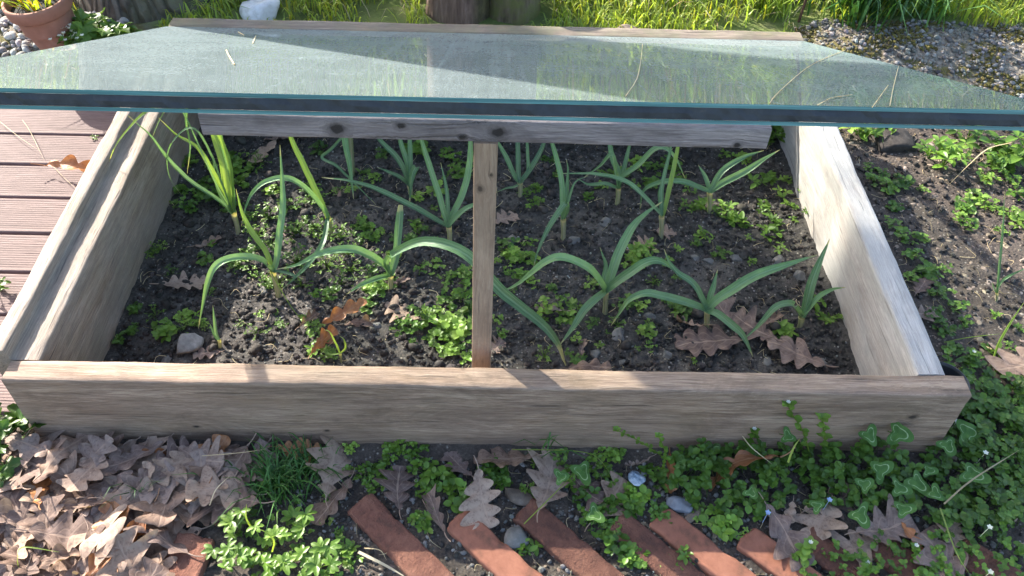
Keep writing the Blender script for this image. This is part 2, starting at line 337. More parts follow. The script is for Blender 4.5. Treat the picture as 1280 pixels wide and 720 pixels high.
# ---- glass: two Fresnel faces, dirt whose cover grows with the slant of the path
def glass(name, dust):
    n = NT(name); g = n.n('NewGeometry'); cosv = n.math('ABSOLUTE', n.n('VectorMath', operation='DOT_PRODUCT', i_0=g.outputs['Normal'], i_1=g.outputs['Incoming']).outputs['Value'])
    tr = n.n('BsdfTransparent', i_Color=(.975, .988, .98)); gl = n.n('BsdfGlossy', i_Color=(.80, .90, .92), i_Roughness=.009)
    fr = n.math('MULTIPLY_ADD', n.math('POWER', n.math('SUBTRACT', 1, cosv), 5.), .95, .035); base = n.n('MixShader', i_0=fr); n.t.links.new(tr.outputs[0], base.inputs[1]); n.t.links.new(gl.outputs[0], base.inputs[2])
    if not dust: return n.finish(base.outputs[0])
    v = n.n('TexCoord').outputs['Object']
    def mp(sx, sy): return n.n('Mapping', i_Vector=v, i_Scale=(sx, sy, 1)).outputs[0]
    fine = n.noise(mp(1, .55), 190, 5, .75); blot = n.noise(mp(1, 1), 9, 5, .65); run = n.noise(mp(55, 1.3), 1, 4, .7); run2 = n.noise(mp(14, .7), 1, 3, .6)
    sx = n.n('SeparateXYZ', i_0=v).outputs[0]; rm = n.ramp(sx, [(.30, .15), (.46, 1)])
    t = n.math('MULTIPLY_ADD', n.ramp(fine, [(.35, .3), (.72, 1.)]), .075, n.math('MULTIPLY', n.ramp(blot, [(.3, .3), (.7, 1)]), .06))
    t = n.math('ADD', t, n.math('MULTIPLY', n.math('MULTIPLY', n.ramp(run, [(.52, 0), (.66, 1)]), n.ramp(run2, [(.35, .2), (.6, 1)])), n.math('MULTIPLY', rm, .035)))
    sc1 = n.ramp(n.noise(n.n('Mapping', i_Vector=v, i_Scale=(150, 22, 1), i_Rotation=(0, 0, .35)).outputs[0], 1, 1, .3), [(.80, 0), (.84, 1)])
    t = n.math('ADD', t, n.math('MULTIPLY', sc1, .15))
    cov = n.math('SUBTRACT', 1, n.math('POWER', math.e, n.math('MULTIPLY', n.math('DIVIDE', t, n.math('ADD', cosv, .04)), -dust)), clamp=True)
    df = n.n('BsdfDiffuse', i_Color=n.mix(fine, (.18, .245, .26), (.40, .47, .48))); tl = n.n('BsdfTranslucent', i_Color=(.3, .36, .37))
    dd = n.n('MixShader', i_0=.35); n.t.links.new(df.outputs[0], dd.inputs[1]); n.t.links.new(tl.outputs[0], dd.inputs[2])
    mx = n.n('MixShader', i_0=cov); n.t.links.new(base.outputs[0], mx.inputs[1]); n.t.links.new(dd.outputs[0], mx.inputs[2])
    return n.finish(mx.outputs[0])
M['glass_top'] = glass('dusty_glass', 1.); M['glass'] = glass('clear_glass', 0)
n = NT('glass_edge'); v = n.coord('Object', (1, 60, 60))
M['edge'] = n.finish(n.bsdf(n.ramp(n.noise(v, 6, 4, .7), [(.35, (.012, .07, .065)), (.6, (.05, .17, .155)), (.8, (.22, .36, .34))]), .15))

# ------------------------------------------------------------------ the ground
BX0, BX1, BY0, BY1 = -.03, 1.283, .0, .88
def ground_h(x, y):
    h = .006*f2(x, y, 7, 3)+.004*f2(x, y, 40, 4, 5.)
    h = h+.0016*f2(x, y, 170, 2, 9.)
    back = np.clip((y-.88)/.18, 0, 1); h = h+.045*back*back*(3-2*back)
    r = np.clip((x-1.34)/.08, 0, 1)*np.clip((y-.80)/.12, 0, 1); h = h+.022*r+.01*r*f2(x, y, 9, 3, 2.)
    d = np.hypot(x-.5, y); far = np.clip((d-4)/30, 0, 1); h = h+far*.5*f2(x, y, .08, 3)
    fr = np.clip((-y)/.04, 0, 1)*np.clip((y+.5)/.1, 0, 1); h = h-.010*fr
    return h
def axis_pts(a, b, st, far):
    c = np.arange(a, b+1e-6, st); g = [b]; s = st
    while g[-1] < b+far: s *= 1.16; g.append(g[-1]+s)
    l = [a]; s = st
    while l[-1] > a-far: s *= 1.16; l.append(l[-1]-s)
    return np.r_[l[:0:-1], c, g[1:]]
gx = axis_pts(-.75, 2.25, .0065, 140); gy = axis_pts(-.42, 1.5, .0065, 140)
XX, YY = np.meshgrid(gx, gy); H = ground_h(XX, YY)
inside = (XX > BX0+.02) & (XX < BX1-.02) & (YY > .02) & (YY < BY1-.02); H = np.where(inside, -.09, H)
dk = (XX < -.045) & (XX > -1.9) & (YY > -.02) & (YY < .935); H = np.where(dk, -.06, H)
zoneg = np.clip((YY-(1.03+.05*f2(XX, YY, 6, 3)))/.05, 0, 1); zoneg = np.maximum(zoneg, np.clip((np.hypot(XX-.6, YY-.4)-2.2)/.5, 0, 1))
zoneg = np.where((YY < 1.0) & (np.hypot(XX-.6, YY-.4) < 2.2), 0, zoneg)
zr = (np.clip((XX-1.33)/.05, 0, 1)*np.clip((YY-.83-.03*f2(XX, YY, 8, 3))/.04, 0, 1)*np.clip((1.15-YY+.03*f2(XX, YY, 11, 2))/.04, 0, 1))*np.clip((3.5-XX), 0, 1)
zl = np.clip((-.13-XX)/.05, 0, 1)*np.clip((YY-.92)/.02, 0, 1)*np.clip((1.13-YY+.03*f2(XX, YY, 11, 2))/.04, 0, 1)
zg = np.clip(zr+zl, 0, 1)
gm = mesh('ground', np.stack([XX, YY, H], -1).reshape(-1, 3), gridF(len(gy), len(gx)), mats=[M['ground']], col=np.stack([zoneg, zg, zg*0], -1).reshape(-1, 3))
tag(obj('ground', gm), kind='structure')
def bed_h(x, y):
    return -.012+.012*f2(x, y, 6, 3, 3.)+.006*f2(x, y, 26, 3, 1.)+.0035*f2(x, y, 90, 3, 4.)+.0022*np.abs(f2(x, y, 230, 2, 7.))
bx = np.arange(.0, 1.265, .0035); by = np.arange(.025, .85, .0035); XX, YY = np.meshgrid(bx, by)
sm = mesh('bed_soil', np.stack([XX, YY, bed_h(XX, YY)], -1).reshape(-1, 3), gridF(len(by), len(bx)), mats=[M['soil']])
tag(obj('bed_soil', sm), kind='structure')
def h_at(x, y):
    x = np.atleast_1d(np.float64(x)); y = np.atleast_1d(np.float64(y))
    ib = (x > .03) & (x < 1.24) & (y > .03) & (y < .845)
    return np.where(ib, bed_h(x, y), ground_h(x, y))

# ------------------------------------------------------------------ the cold frame
def sweep(name, sec, L, nl, mat, parent, loc, rot=(0, 0, 0), wob=.0012, seed=0, taper=None):
    sec = np.asarray(sec, float); out = []
    for i in range(len(sec)):                       # refine the outline
        a, b = sec[i], sec[(i+1) % len(sec)]; k = max(1, int(np.linalg.norm(b-a)/.007))
        e = min(.0015, np.linalg.norm(b-a)*.2)/np.linalg.norm(b-a)
        ts = np.r_[0+e, np.linspace(0, 1, k+1)[1:-1], 1-e]
        for t in ts: out.append(a+(b-a)*t)
    S = np.array(out); m = len(S); X = np.linspace(0, L, nl)
    V = np.zeros((nl, m, 3)); V[..., 0] = X[:, None]; V[..., 1:] = S[None]
    q = V*np.array([9, 30, 30])+seed*7.1; q2 = V*np.array([45, 90, 90])+seed*3.3
    for ax, o in ((1, 0), (2, 50)): V[..., ax] += wob*fbm(q+o, 3)+wob*.45*fbm(q2+o, 2)
    cen = S.mean(0)
    if taper is not None: V = taper(V)
    V = V.reshape(-1, 3); i = np.arange(nl-1)[:, None]*m; j = np.arange(m)[None]; j2 = (j+1) % m
    F = [list(f) for f in np.stack([i+j, i+j2, i+m+j2, i+m+j], -1).reshape(-1, 4)]
    for s_, base in ((1, 0), (-1, (nl-1)*m)):
        V = np.vstack([V, V[base:base+m]]); nb = len(V)-m; f = list(range(nb, nb+m)); F.append(f[::-1] if s_ == 1 else f)
    me = mesh(name, V, F, smooth=True, mats=[mat])
    import bmesh
    bm = bmesh.new(); bm.from_mesh(me); bmesh.ops.recalc_face_normals(bm, faces=bm.faces); bm.to_mesh(me); bm.free()
    for p in me.polygons:
        if len(p.vertices) > 4: p.use_smooth = False
    return obj(name, me, parent, loc, rot)
def rect(y0, y1, z0, z1): return [(y0, z0), (y1, z0), (y1, z1), (y0, z1)]
FH = .137
fr = empty('cold_frame', (.64, .44, 0), 'weathered wooden cold frame of four nailed boards around the leek bed', 'cold frame')
fr_off = Vector((.64, .44, 0))
def L_(x, y, z): return Vector((x, y, z))-fr_off
sweep('front_board', rect(0, .034, -.04, FH), 1.308, 260, M['front'], fr, L_(-.002, 0, 0), seed=1, wob=.0026)
tag(fr.children[0] if fr.children else fr)
# local X -> world Y, local Y -> world -X
def ltap(V): return V
o = sweep('side_board', [(.03, -.06), (.03, .154), (.006, .154), (.006, FH), (-.034, FH-.001), (-.034, -.06)], .806, 180, M['side'], fr, L_(0, .036, 0), (0, 0, math.pi/2), seed=2, wob=.0024)
o['label'] = 'brown side board with a raised outer rim'
def rtap(V):
    k = np.clip((V[..., 2]+.06)/.2, 0, 1); V[..., 1] += (1-k)*.004*vnoise(V*np.array([14, 5, 5])); return V
o = sweep('side_board', rect(-1.284, -1.243, -.06, FH), .806, 200, M['silver'], fr, L_(0, .036, 0), (0, 0, math.pi/2), seed=3, wob=.0028, taper=rtap)
o['label'] = 'pale silvery side board with a rough grain'
o = sweep('back_board', rect(.842, .879, -.04, .1823), 1.262, 200, M['back'], fr, L_(-.001, 0, 0), seed=4, wob=.0022)
sweep('ledge', rect(.81, .8405, .06, .158), 1.2, 60, M['side'], o, (.03, 0, 0), seed=5)

pr = empty('glass_prop', (.64, .085, 0), 'pale wooden post under a grey knotty batten, holding up the front of the glass', 'prop')
sweep('crossbar', rect(.0836, .1036, -.001, .0275), .634, 160, M['bar'], pr, Vector((.326, 0, .4835))-Vector((.64, .085, 0)), (0, math.radians(.3), 0), seed=6, wob=.0011)
pb = np.array([.635, .0716+.0125, -.03]); pt_ = np.array([.6425, .0716+.021, .4815]); L = np.linalg.norm(pt_-pb); dv = (pt_-pb)/L
xa = dv; ya = np.array([0, 1., 0]); ya -= xa*(ya@xa); ya /= np.linalg.norm(ya); za = np.cross(xa, ya)
mw = Matrix([[xa[i], ya[i], za[i], pb[i]] for i in range(3)]+[[0, 0, 0, 1]])
o = sweep('post', rect(-.0125, .0125, -.0135, .0135), L, 90, M['post'], None, (0, 0, 0), seed=7, wob=.001)
o.parent = pr; o.matrix_parent_inverse = Matrix(); o.matrix_basis = Matrix.Translation(-Vector((.64, .085, 0))) @ mw

# double glazed unit: local x along its width, y up-slope away from the camera, z out of its face
P0 = np.array([-.0013, .0536, .5591]); ey = np.array([0, .7801, -.3715]); GL = np.linalg.norm(ey); ey /= GL; ez = np.cross([1, 0, 0], ey)
gw = 1.2585
gu = empty('glass_unit', (0, 0, 0), 'dusty greenish double glazed pane propped open over the leek bed', 'glass pane')
gu.matrix_world = Matrix([[[1, 0, 0][i], ey[i], ez[i], P0[i]] for i in range(3)]+[[0, 0, 0, 1]])
def slab(name, z0, z1, mats, face=(0, 0, 1, 1, 1, 1), inset=0.):
    a, b = inset, gw-inset; c, d = inset, GL-inset
    V = [(a, c, z0), (b, c, z0), (b, d, z0), (a, d, z0), (a, c, z1), (b, c, z1), (b, d, z1), (a, d, z1)]
    F = [(3, 2, 1, 0), (4, 5, 6, 7), (0, 1, 5, 4), (1, 2, 6, 5), (2, 3, 7, 6), (3, 0, 4, 7)]
    return obj(name, mesh(name, V, F, smooth=False, mats=mats, mi=face), gu)
slab('upper_pane', -.0045, 0, [M['glass'], M['glass_top'], M['edge']], (0, 1, 2, 2, 2, 2))
slab('lower_pane', -.0215, -.0175, [M['glass'], M['edge']], (0, 0, 1, 1, 1, 1))
# the black sealant: a ring of its own thickness with a crumbling edge
ring = Acc()
for (x0, y0, x1, y1) in ((.0, .0, gw, 0), (gw, 0, gw, GL), (gw, GL, 0, GL), (0, GL, 0, 0)):
    nn_ = 160; t = np.linspace(0, 1, nn_); A = np.array([x0, y0]); B = np.array([x1, y1]); D = (B-A)/np.linalg.norm(B-A); I = np.array([-D[1], D[0]])
    prof = [(.0015, -.0048), (.001, -.011), (.0015, -.0172), (.013, -.0172), (.013, -.0048)]
    V = np.zeros((nn_, 6, 3)); base = A[None]+(B-A)[None]*t[:, None]
    for k, (ins, z) in enumerate(prof+[prof[0]]):
        j = .0009*vnoise(np.stack([t*90, np.full(nn_, k % 5*3.1), np.full(nn_, x0+y0)], -1)) if k in (0, 1, 2, 5) else 0
        V[:, k, :2] = base+I[None]*(np.full(nn_, ins)+j)[:, None]+D[None]*(np.where(t == 0, ins, 0)-np.where(t == 1, ins, 0))[:, None]; V[:, k, 2] = z
    ring.add(V.reshape(-1, 3), gridF(nn_, 6))
obj('edge_seal', ring.mesh('edge_seal', [M['seal']], False), gu)
# straw-coloured tubes standing in for pale scratch marks on the glass, plus husks
GM = gu.matrix_world
def on_glass(x, y):
    v = ray(x, y); nz_ = ez; t = ((P0-CAMP)@nz_)/(v@nz_); p = CAMP+v*t-P0
    return np.array([p[0], p@ey])
gi = 0
for pts, wdt, lab in (([(962, 131), (975, 115), (1015, 82), (1056, 64)], .0014, 'long pale scratch mark running slantwise on the right half of the glass'),
                 ([(1022, 133), (1040, 124), (1065, 120)], .0013, 'short curved pale scratch mark at the lower edge of the glass'),
                 ([(1112, 134), (1117, 108), (1123, 84)], .0012, 'upright pale scratch mark near the right edge of the glass'),
                 ([(782, 122), (796, 100), (801, 76), (803, 56)], .0012, 'curved pale scratch mark in the middle right of the glass'),
                 ([(1090, 136), (1100, 122), (1110, 108)], .0009, 'thin scratch mark beside the upright one on the glass'),
                 ([(283, 64), (287, 72), (293, 82)], .0022, 'tiny white seed husk on the left part of the glass'),
                 ([(298, 41), (305, 45)], .002, 'white fleck near the back left corner of the glass'),
                 ([(316, 55), (320, 46)], .0016, 'small upright husk on the glass behind the left fleck')):
    P = [np.array([*on_glass(*p), .0016]) for p in pts]
    V, F, U = tube(P, wdt*.38, 5, n=14); Vw = (V@np.array([[1, 0, 0], ey, ez]))+P0
    me = mesh('pale_mark', Vw-Vw.mean(0), F, U, mats=[M['straw']], col=np.ones((len(V), 3))*1.5)
    tag(obj('pale_mark', me, None, Vw.mean(0)), lab, 'dry stalk', 'pale marks and husks on the glass')

# ------------------------------------------------------------------ deck
dk = empty('wooden_deck', (-.5, .45, 0), 'reddish brown grooved wooden decking left of the cold frame', 'decking')
pitch = .0985; y0 = .8325
prof = []
pw = pitch-.006
for k in range(61):
    yy = k/60*pw; g = 0 if (yy < .006 or yy > pw-.006) else -.0011*(.5-.5*math.cos(2*math.pi*(yy-.006)/((pw-.012)/14)))
    prof.append((yy, g))
prof = np.array([(0, -.022), (0, -.002), (.002, 0)]+[p for p in prof if .003 < p[0] < pw-.003]+[(pw-.002, 0), (pw, -.002), (pw, -.022)])
dkm = {}
def plank(i):
    nl = 40; X = np.linspace(-1.75, -.034+.0, nl); V = np.zeros((nl, len(prof), 3)); V[..., 0] = X[:, None]; V[..., 1:] = prof[None]
    V[..., 2] += .0006*vnoise(V*np.array([6, 3, 1])+i*5); V[..., 2] += .0015*((i*37 % 5)/5-.4)
    me = mesh('plank', V.reshape(-1, 3)-np.array([-.9, 0, 0])*0, gridF(nl, len(prof)), mats=[M['deckw']])
    return me
for i in range(-1, 9):
    o = obj('plank', plank(i), dk, (.5, y0-.45-(i)*pitch-.0+.003, -.004))
jo = Acc()
for xx in (-1.6, -1.1, -.6, -.12):
    V = np.array([(xx-.02, -.05, -.07), (xx+.02, -.05, -.07), (xx+.02, .93, -.07), (xx-.02, .93, -.07), (xx-.02, -.05, -.0275), (xx+.02, -.05, -.0275), (xx+.02, .93, -.0275), (xx-.02, .93, -.0275)])
    jo.add(V+np.array([.5, -.45, 0]), np.array([(3, 2, 1, 0), (4, 5, 6, 7), (0, 1, 5, 4), (1, 2, 6, 5), (2, 3, 7, 6), (3, 0, 4, 7)]))
obj('joist', jo.mesh('joist', [M['side']], False), dk)

# ------------------------------------------------------------------ bricks
def brick(name, L, W, Hh, seed, mat):
    import bmesh
    bm = bmesh.new(); bmesh.ops.create_cube(bm, size=1); bmesh.ops.scale(bm, verts=bm.verts, vec=(L, W, Hh))
    bmesh.ops.bevel(bm, geom=bm.edges[:], offset=.0035, segments=2, affect='EDGES', profile=.6)
    bmesh.ops.subdivide_edges(bm, edges=[e for e in bm.edges if e.calc_length() > .02], cuts=14, use_grid_fill=True)
    V = np.array([v.co[:] for v in bm.verts]); d = .0016*fbm(V*45+seed*9, 3)+.0011*fbm(V*160+seed, 2)
    edge = (np.abs(V[:, 0]) > L/2-.012) | (np.abs(V[:, 1]) > W/2-.008); chip = np.clip(fbm(V*38+seed*5, 3)-.25, 0, 1)*edge*.012
    V = V+(d[:, None]-chip[:, None])*V/np.linalg.norm(V*np.array([.2, 1, 1]), axis=1)[:, None]
    for v_, c_ in zip(bm.verts, V): v_.co = c_
    me = bpy.data.meshes.new(name); bm.to_mesh(me); bm.free(); me.materials.append(mat)
    me.polygons.foreach_set('use_smooth', np.full(len(me.polygons), True)); return me
BR = [((432, 636), (464, 612), (507, 719), (580, 719), 'brick', 'rough dark red brick, leftmost of the slanting row'),
      ((553, 649), (589, 642), (595, 719), (655, 719), 'brick2', 'smooth orange red brick second in the slanting row, lichen stained'),
      ((637, 640), (673, 624), (702, 719), (760, 719), 'brick', 'rough dark brick in the row beside the small grey cube stone'),
      ((751, 652), (791, 644), (812, 719), (862, 719), 'brick', 'rough dark brick in the row half covered by chickweed'),
      ((812, 651), (838, 634), (870, 716), (927, 719), 'brick2', 'bright orange brick touching the slate blue pebble'),
      ((904, 671), (960, 664), (951, 719), (1004, 719), 'brick2', 'orange brick in the row with the pale oak leaf on its right edge'),
      ((985, 672), (1030, 664), (1040, 719), (1090, 719), 'brick', 'dull red brick in the row mostly under oak leaves'),
      ((1075, 680), (1120, 668), (1120, 719), (1175, 719), 'brick', 'dark red brick in the row buried under leaves and ground cover'),
      ((1190, 690), (1215, 672), (1230, 719), (1280, 719), 'brick', 'dark red brick at the right end of the row among chickweed')]
for k, (a, b, c, d, m, lab) in enumerate(BR):
    A, B, C, D = [onz(*p, .004)[:2] for p in (a, b, c, d)]
    ang = -.76+.05*((k*53 % 7)/7-.5); dr = np.array([math.cos(ang), math.sin(ang)]); pn = np.array([-dr[1], dr[0]])
    q = np.array([(X-A)@pn for X in (B, D)]); W = float(np.clip(q.mean()*.92, .042, .050)) if k < 7 else .048
    mid = (A+B)/2; Lb = .185
    cen = mid+dr*Lb/2
    o = obj('brick', brick('brick', Lb, W, .05, k+1, M[m]), None, (cen[0], cen[1], -.026+.002*(k % 3)-.004*(k > 6)), (.01*(k % 2), -.01*(k % 3), ang))
    tag(o, lab, 'brick', 'slanting row of bricks in front of the frame')
A = onz(245, 672, 0)[:2]
o = obj('brick', brick('brick', .185, .052, .05, 30, M['brick']), None, (A[0]+.0-.012, A[1]-.09, -.022), (0, 0, math.radians(82)))
tag(o, 'lone red brick among the drift of oak leaves', 'brick', 'slanting row of bricks in front of the frame')

# ------------------------------------------------------------------ trees and stump behind the frame
def trunk_mesh(name, H_, R0, R1, mat, seed, nl=90, k=72, flare=.2, lean=(0, 0), amp=.07, squash=1., groove=9, notch=None):
    z = np.linspace(0, 1, nl)**1.3*H_; a = np.arange(k)*2*math.pi/k
    R = R0+(R1-R0)*(z/H_)+R0*flare*np.exp(-z/.09)
    A, Z = np.meshgrid(a, z); P = np.stack([np.cos(A)*2.2, np.sin(A)*2.2, Z*2.5], -1)+seed
    d = amp*fbm(P, 3)+.05*np.exp(-Z/.15)*np.sin(A*5+seed)+.035*np.abs(fbm(P*np.array([groove/2.2, groove/2.2, .8]), 3))
    RR = R[:, None]*(1+d)
    if notch is not None: dA = np.abs((A-notch+math.pi) % (2*math.pi)-math.pi); RR = RR*(1-.6*np.exp(-(dA/.22)**2))
    V = np.stack([np.cos(A)*RR+lean[0]*Z, np.sin(A)*RR*squash+lean[1]*Z, Z-.03], -1).reshape(-1, 3)
    i = np.arange(nl-1)[:, None]*k; j = np.arange(k)[None]; j2 = (j+1) % k
    F = [list(f) for f in np.stack([i+j, i+j2, i+k+j2, i+k+j], -1).reshape(-1, 4)]
    c = V[-k:].mean(0)+np.array([0, 0, -.004 if H_ < 1 else R1]); V = np.vstack([V, c]); n0 = (nl-1)*k
    F += [[n0+q, n0+(q+1) % k, len(V)-1] for q in range(k)]
    return mesh(name, V, F, mats=[mat])
def crown_mesh(seed, z0, R1, spread, top, leaves=900):
    r = np.random.default_rng(seed); A = Acc(); tips = []
    def branch(p, d, L, R, lv):
        n_ = 7; P = [p]
        for q in range(n_-1): d = d+r.normal(0, .13, 3)+np.array([0, 0, .04]); d /= np.linalg.norm(d); P.append(P[-1]+d*L/n_)
        V, F, U = tube(P, [R, R*.45], 7 if lv < 2 else 4); A.add(V, F, U)
        if lv == 3: tips.extend(P[2:]); return
        for q in range(5 if lv < 2 else 4):
            s = r.integers(2, n_); dd = d+r.normal(0, .6, 3); dd /= np.linalg.norm(dd); branch(P[s], dd, L*.6, R*.5, lv+1)
    for q in range(6):
        a = q*1.1+r.random(); branch(np.array([0, 0, z0-r.random()*.9*R1*4]), np.array([math.cos(a)*.8, math.sin(a)*.8, .7]), spread, R1*.6, 0)
    return A, np.array(tips)
def add_tree(name, loc, H_, R0, R1, seed, label, spread, group=None, leafy=0, mat='bark', nleaf=1500):
    t = empty(name, loc, label, 'tree', group)
    obj('trunk', trunk_mesh('trunk', H_, R0, R1, M[mat], seed), t)
    A, tips = crown_mesh(seed, H_-.1, R1, spread, H_)
    r = np.random.default_rng(seed+5); me = A.mesh('crown', [M[mat]]); cr = obj('crown', me, t)
    B = Acc(); q = np.array([(-.5, 0, 0), (0, -.3, 0), (.5, 0, 0), (0, .3, 0)])
    for k in range(nleaf):
        c = tips[r.integers(len(tips))]+r.normal(0, .05, 3); B.add((q*.06)@rotx(r.random()*3)@rotz(r.random()*6)+c, np.array([[0, 1, 2, 3]]), None, .7+.5*r.random())
    lm = B.mesh('leaves', [M['brown' if not leafy else 'weed']], False); obj('leaves', lm, cr)
    return t
add_tree('oak_tree', (-.195, 1.27, .03), 3.6, .160, .14, 3, 'thick grey oak trunk behind the left end of the back board', 1.6)
st = empty('tree_stump', (.60, 1.195, .03), 'split brown tree stump with a dark cleft behind the middle of the back board', 'stump')
obj('left_half', trunk_mesh('left_half', .40, .072, .066, M['stump'], 21, 50, 64, .18, amp=.06, squash=1.1), st, (-.045, 0, 0))
h2 = obj('right_half', trunk_mesh('right_half',  .37, .060, .054, M['stump'], 33, 50, 64, .15, amp=.06, squash=1.2), st, (.082, .012, 0))
h2['label'] = 'mossy right half of the stump'
h2.data.materials.clear()
n = NT('mossy_stump_bark'); nz = n.noise(n.coord('Object', (1, 1, .15)), 60, 6, .7, .5)
c = n.mix(n.ramp(n.noise(n.coord('Object'), 26, 4, .7), [(.4, .15), (.6, .9)]), n.ramp(nz, [(.3, (.07, .05, .035)), (.7, (.28, .21, .15))]), (.17, .18, .055))
h2.data.materials.append(n.finish(n.bsdf(c, .95, n.bump(nz, 1., .008))))
for k, (x, y, hh, r0_, lab) in enumerate([(-3.2, 4.6, 4.2, .16, 'bare tree at the far left of the meadow'), (1.9, 6.2, 4.6, .18, 'bare tree standing in the meadow behind the stump'),
        (4.6, 5.0, 4., .15, 'bare tree at the right of the meadow'), (-.9, 8.5, 5., .2, 'bare tree far back in the meadow'), (4.2, 9.6, 5., .2, 'bare tree at the back right of the meadow')]):
    add_tree('bare_tree', (x, y, 0), hh, r0_, r0_*.7, 60+k, lab, 1.7, nleaf=500)

# ------------------------------------------------------------------ foliage primitives
def leaf_blade(L, W, m=3, n=5, cup=.2, droop=.15, tipsharp=1.):
    u = np.linspace(0, 1, n); v = np.linspace(-1, 1, m)
    w_ = W/2*np.sin(math.pi*np.clip(u, .02, .985))**.55*(1 if tipsharp == 1 else (1-.35*u))
    V = np.zeros((n, m, 3)); V[..., 0] = (u*L)[:, None]+0*v; V[..., 1] = w_[:, None]*v[None]; V[..., 2] = cup*np.abs(v)[None]*w_[:, None]-droop*L*(u**2)[:, None]
    return V.reshape(-1, 3), gridF(n, m), np.stack([np.repeat(u, m), np.tile(v*.5+.5, n)], -1)
def leaf_lobed(L, lobes=3, seed=0, cup=.12):
    # ivy or geranium outline: rings from the petiole end, u = how far out
    k = 36; a = np.linspace(-math.pi, math.pi, k, endpoint=False)
    if lobes == 3: rr = .70+.24*np.cos(3*a)+.03*np.cos(6*a)+.12*np.cos(a)
    else: rr = .8+.16*np.cos(a*lobes)+.05*np.cos(a*lobes*3)-.55*np.exp(-((np.abs(a)-math.pi)/.3)**2)
    ring_ = [0.02, .25, .45, .6, .75, .88, 1.]; V = []; U = []; sr = np.random.default_rng(seed); rr = rr*(1+.10*np.cos(a*2+seed)+.05*np.cos(a*5+seed*2)); 
    for t in ring_:
        x = rr*np.cos(a)*t*L*.55; y = rr*np.sin(a)*t*L*.55; z = cup*L*(t**2)*np.cos(a*2+seed)*.5+.1*L*t*np.abs(np.sin(a*lobes/2+.3))*.4
        V.append(np.stack([x, y, z], -1)); U.append(np.stack([np.full(k, t), a/6.3+.5], -1))
    V = np.concatenate(V); U = np.concatenate(U); i = np.arange(len(ring_)-1)[:, None]*k; j = np.arange(k)[None]
    F = np.stack([i+j, i+(j+1) % k, i+k+(j+1) % k, i+k+j], -1).reshape(-1, 4)
    return V, F, U
def place(V, yaw, pitch_=0., roll=0., loc=(0, 0, 0), s=1.):
    R_ = rotz(yaw)@roty(-pitch_)@rotx(roll); return (V*s)@R_.T+np.asarray(loc)

# ------------------------------------------------------------------ leeks
def leek_leaf(parent, base, pts, wdt, mat='leek', tipz=None, k=.35, fold=.62, camk=.5, twist=0., name='leaf', prof=None):
    """pts: points of the leaf from its foot to its tip, as seen; they are set on a line over the ground from foot to tip."""
    if tipz is not None: tip = onz(*pts[-1], tipz)
    else:
        v = ray(*pts[-1]); b = base; t = ((b[1]-CAMP[1])+k*(CAMP[2]-b[2]))/(v[1]-k*v[2]); tip = CAMP+v*t
    seg = np.r_[0, np.cumsum([math.dist(pts[i], pts[i+1]) for i in range(len(pts)-1)])]; seg = seg/seg[-1]
    P = [onY(*p, base[1]+(tip[1]-base[1])*s) for p, s in zip(pts, seg)]
    P = [np.array([p[0], p[1], max(p[2], h_at(p[0], p[1])[0]+.004)]) for p in P]
    W = np.array(prof or [.75, .9, 1, 1, .95, .8, .55, .3, .06])*wdt*.84
    V, F, U = strip(P, W, None, fold, 7, 34, twist, camk)
    V += .0006*fbm(V*60, 2)[:, None]
    V = V-base
    me = mesh(name, V, F, U, mats=[M[mat]], col=np.ones((len(V), 3)))
    return obj(name, me, parent)
def leek(base_px, leaves, label, shank=None, w0=.0085, group='leeks growing in the cold frame', pale=True):
    b = onz(*base_px, -.004); b[2] = h_at(b[0], b[1])[0]-.004
    t = empty('leek', b, label, 'leek', group)
    if shank:
        q = onY(*shank, b[1]+.004); P = np.array([[0, 0, -.004], (q-b)*.5+np.array([.0008, 0, 0]), q-b])
        V, F, U = tube(P, [w0*.55, w0*.5, w0*.62], 12, n=10); V *= 1
        obj('shank', mesh('shank', V, F, U, mats=[M['shank']], col=np.ones((len(V), 3))), t)
    for lf in leaves:
        pts, wd, kw = lf[0], lf[1], (lf[2] if len(lf) > 2 else {})
        pts = [shank or base_px]+list(pts) if kw.pop('root', True) else pts
        leek_leaf(t, b, pts, wd, **kw)
    return t
leek((347, 366), [([(325, 325), (297, 322), (272, 331), (260, 355), (248, 411)], .0145, dict(tipz=.01)),
    ([(346, 325), (350, 290), (354, 250), (350, 181)], .0135, dict(k=.5)),
    ([(333, 316), (322, 300), (312, 286), (302, 264), (295, 236)], .011, dict(k=.4, mat='leek2')),
    ([(352, 340), (368, 346), (350, 363)], .006, dict(tipz=.03))],
    'leek at the left with one tall upright leaf and one arching down to bare soil', (341, 340))
leek((487, 358), [([(478, 330), (455, 317), (435, 312), (400, 318), (372, 331), (345, 337)], .0165, dict(tipz=.07, k=.2)),
    ([(491, 335), (495, 320), (498, 290), (501, 256)], .015, dict(k=.5, camk=.8, prof=[.8, .95, 1, 1, 1, 1.05, 1, .9, .6])),
    ([(473, 348), (452, 356), (433, 368)], .0115, dict(tipz=.04)),
    ([(484, 325), (505, 310), (531, 302), (562, 308), (590, 324), (624, 362), (652, 385), (680, 408), (697, 430), (707, 457)], .019, dict(tipz=.006, camk=.75, prof=[.5, .7, .85, 1, 1.1, 1.1, 1, .75, .1]))],
    'leek with a very long leaf arching behind the post to the front board', (488, 344))
leek((412, 292), [([(398, 246), (380, 208), (362, 168), (350, 120)], .013, dict(k=.5, mat='leek2')),
    ([(404, 262), (384, 238), (362, 224), (336, 226), (318, 239), (308, 258), (302, 283)], .0125, dict(tipz=.03)),
    ([(403, 305), (385, 331), (370, 346), (352, 362)], .011, dict(tipz=.05))],
    'leek rising out of the yellow green chervil patch', (410, 272))
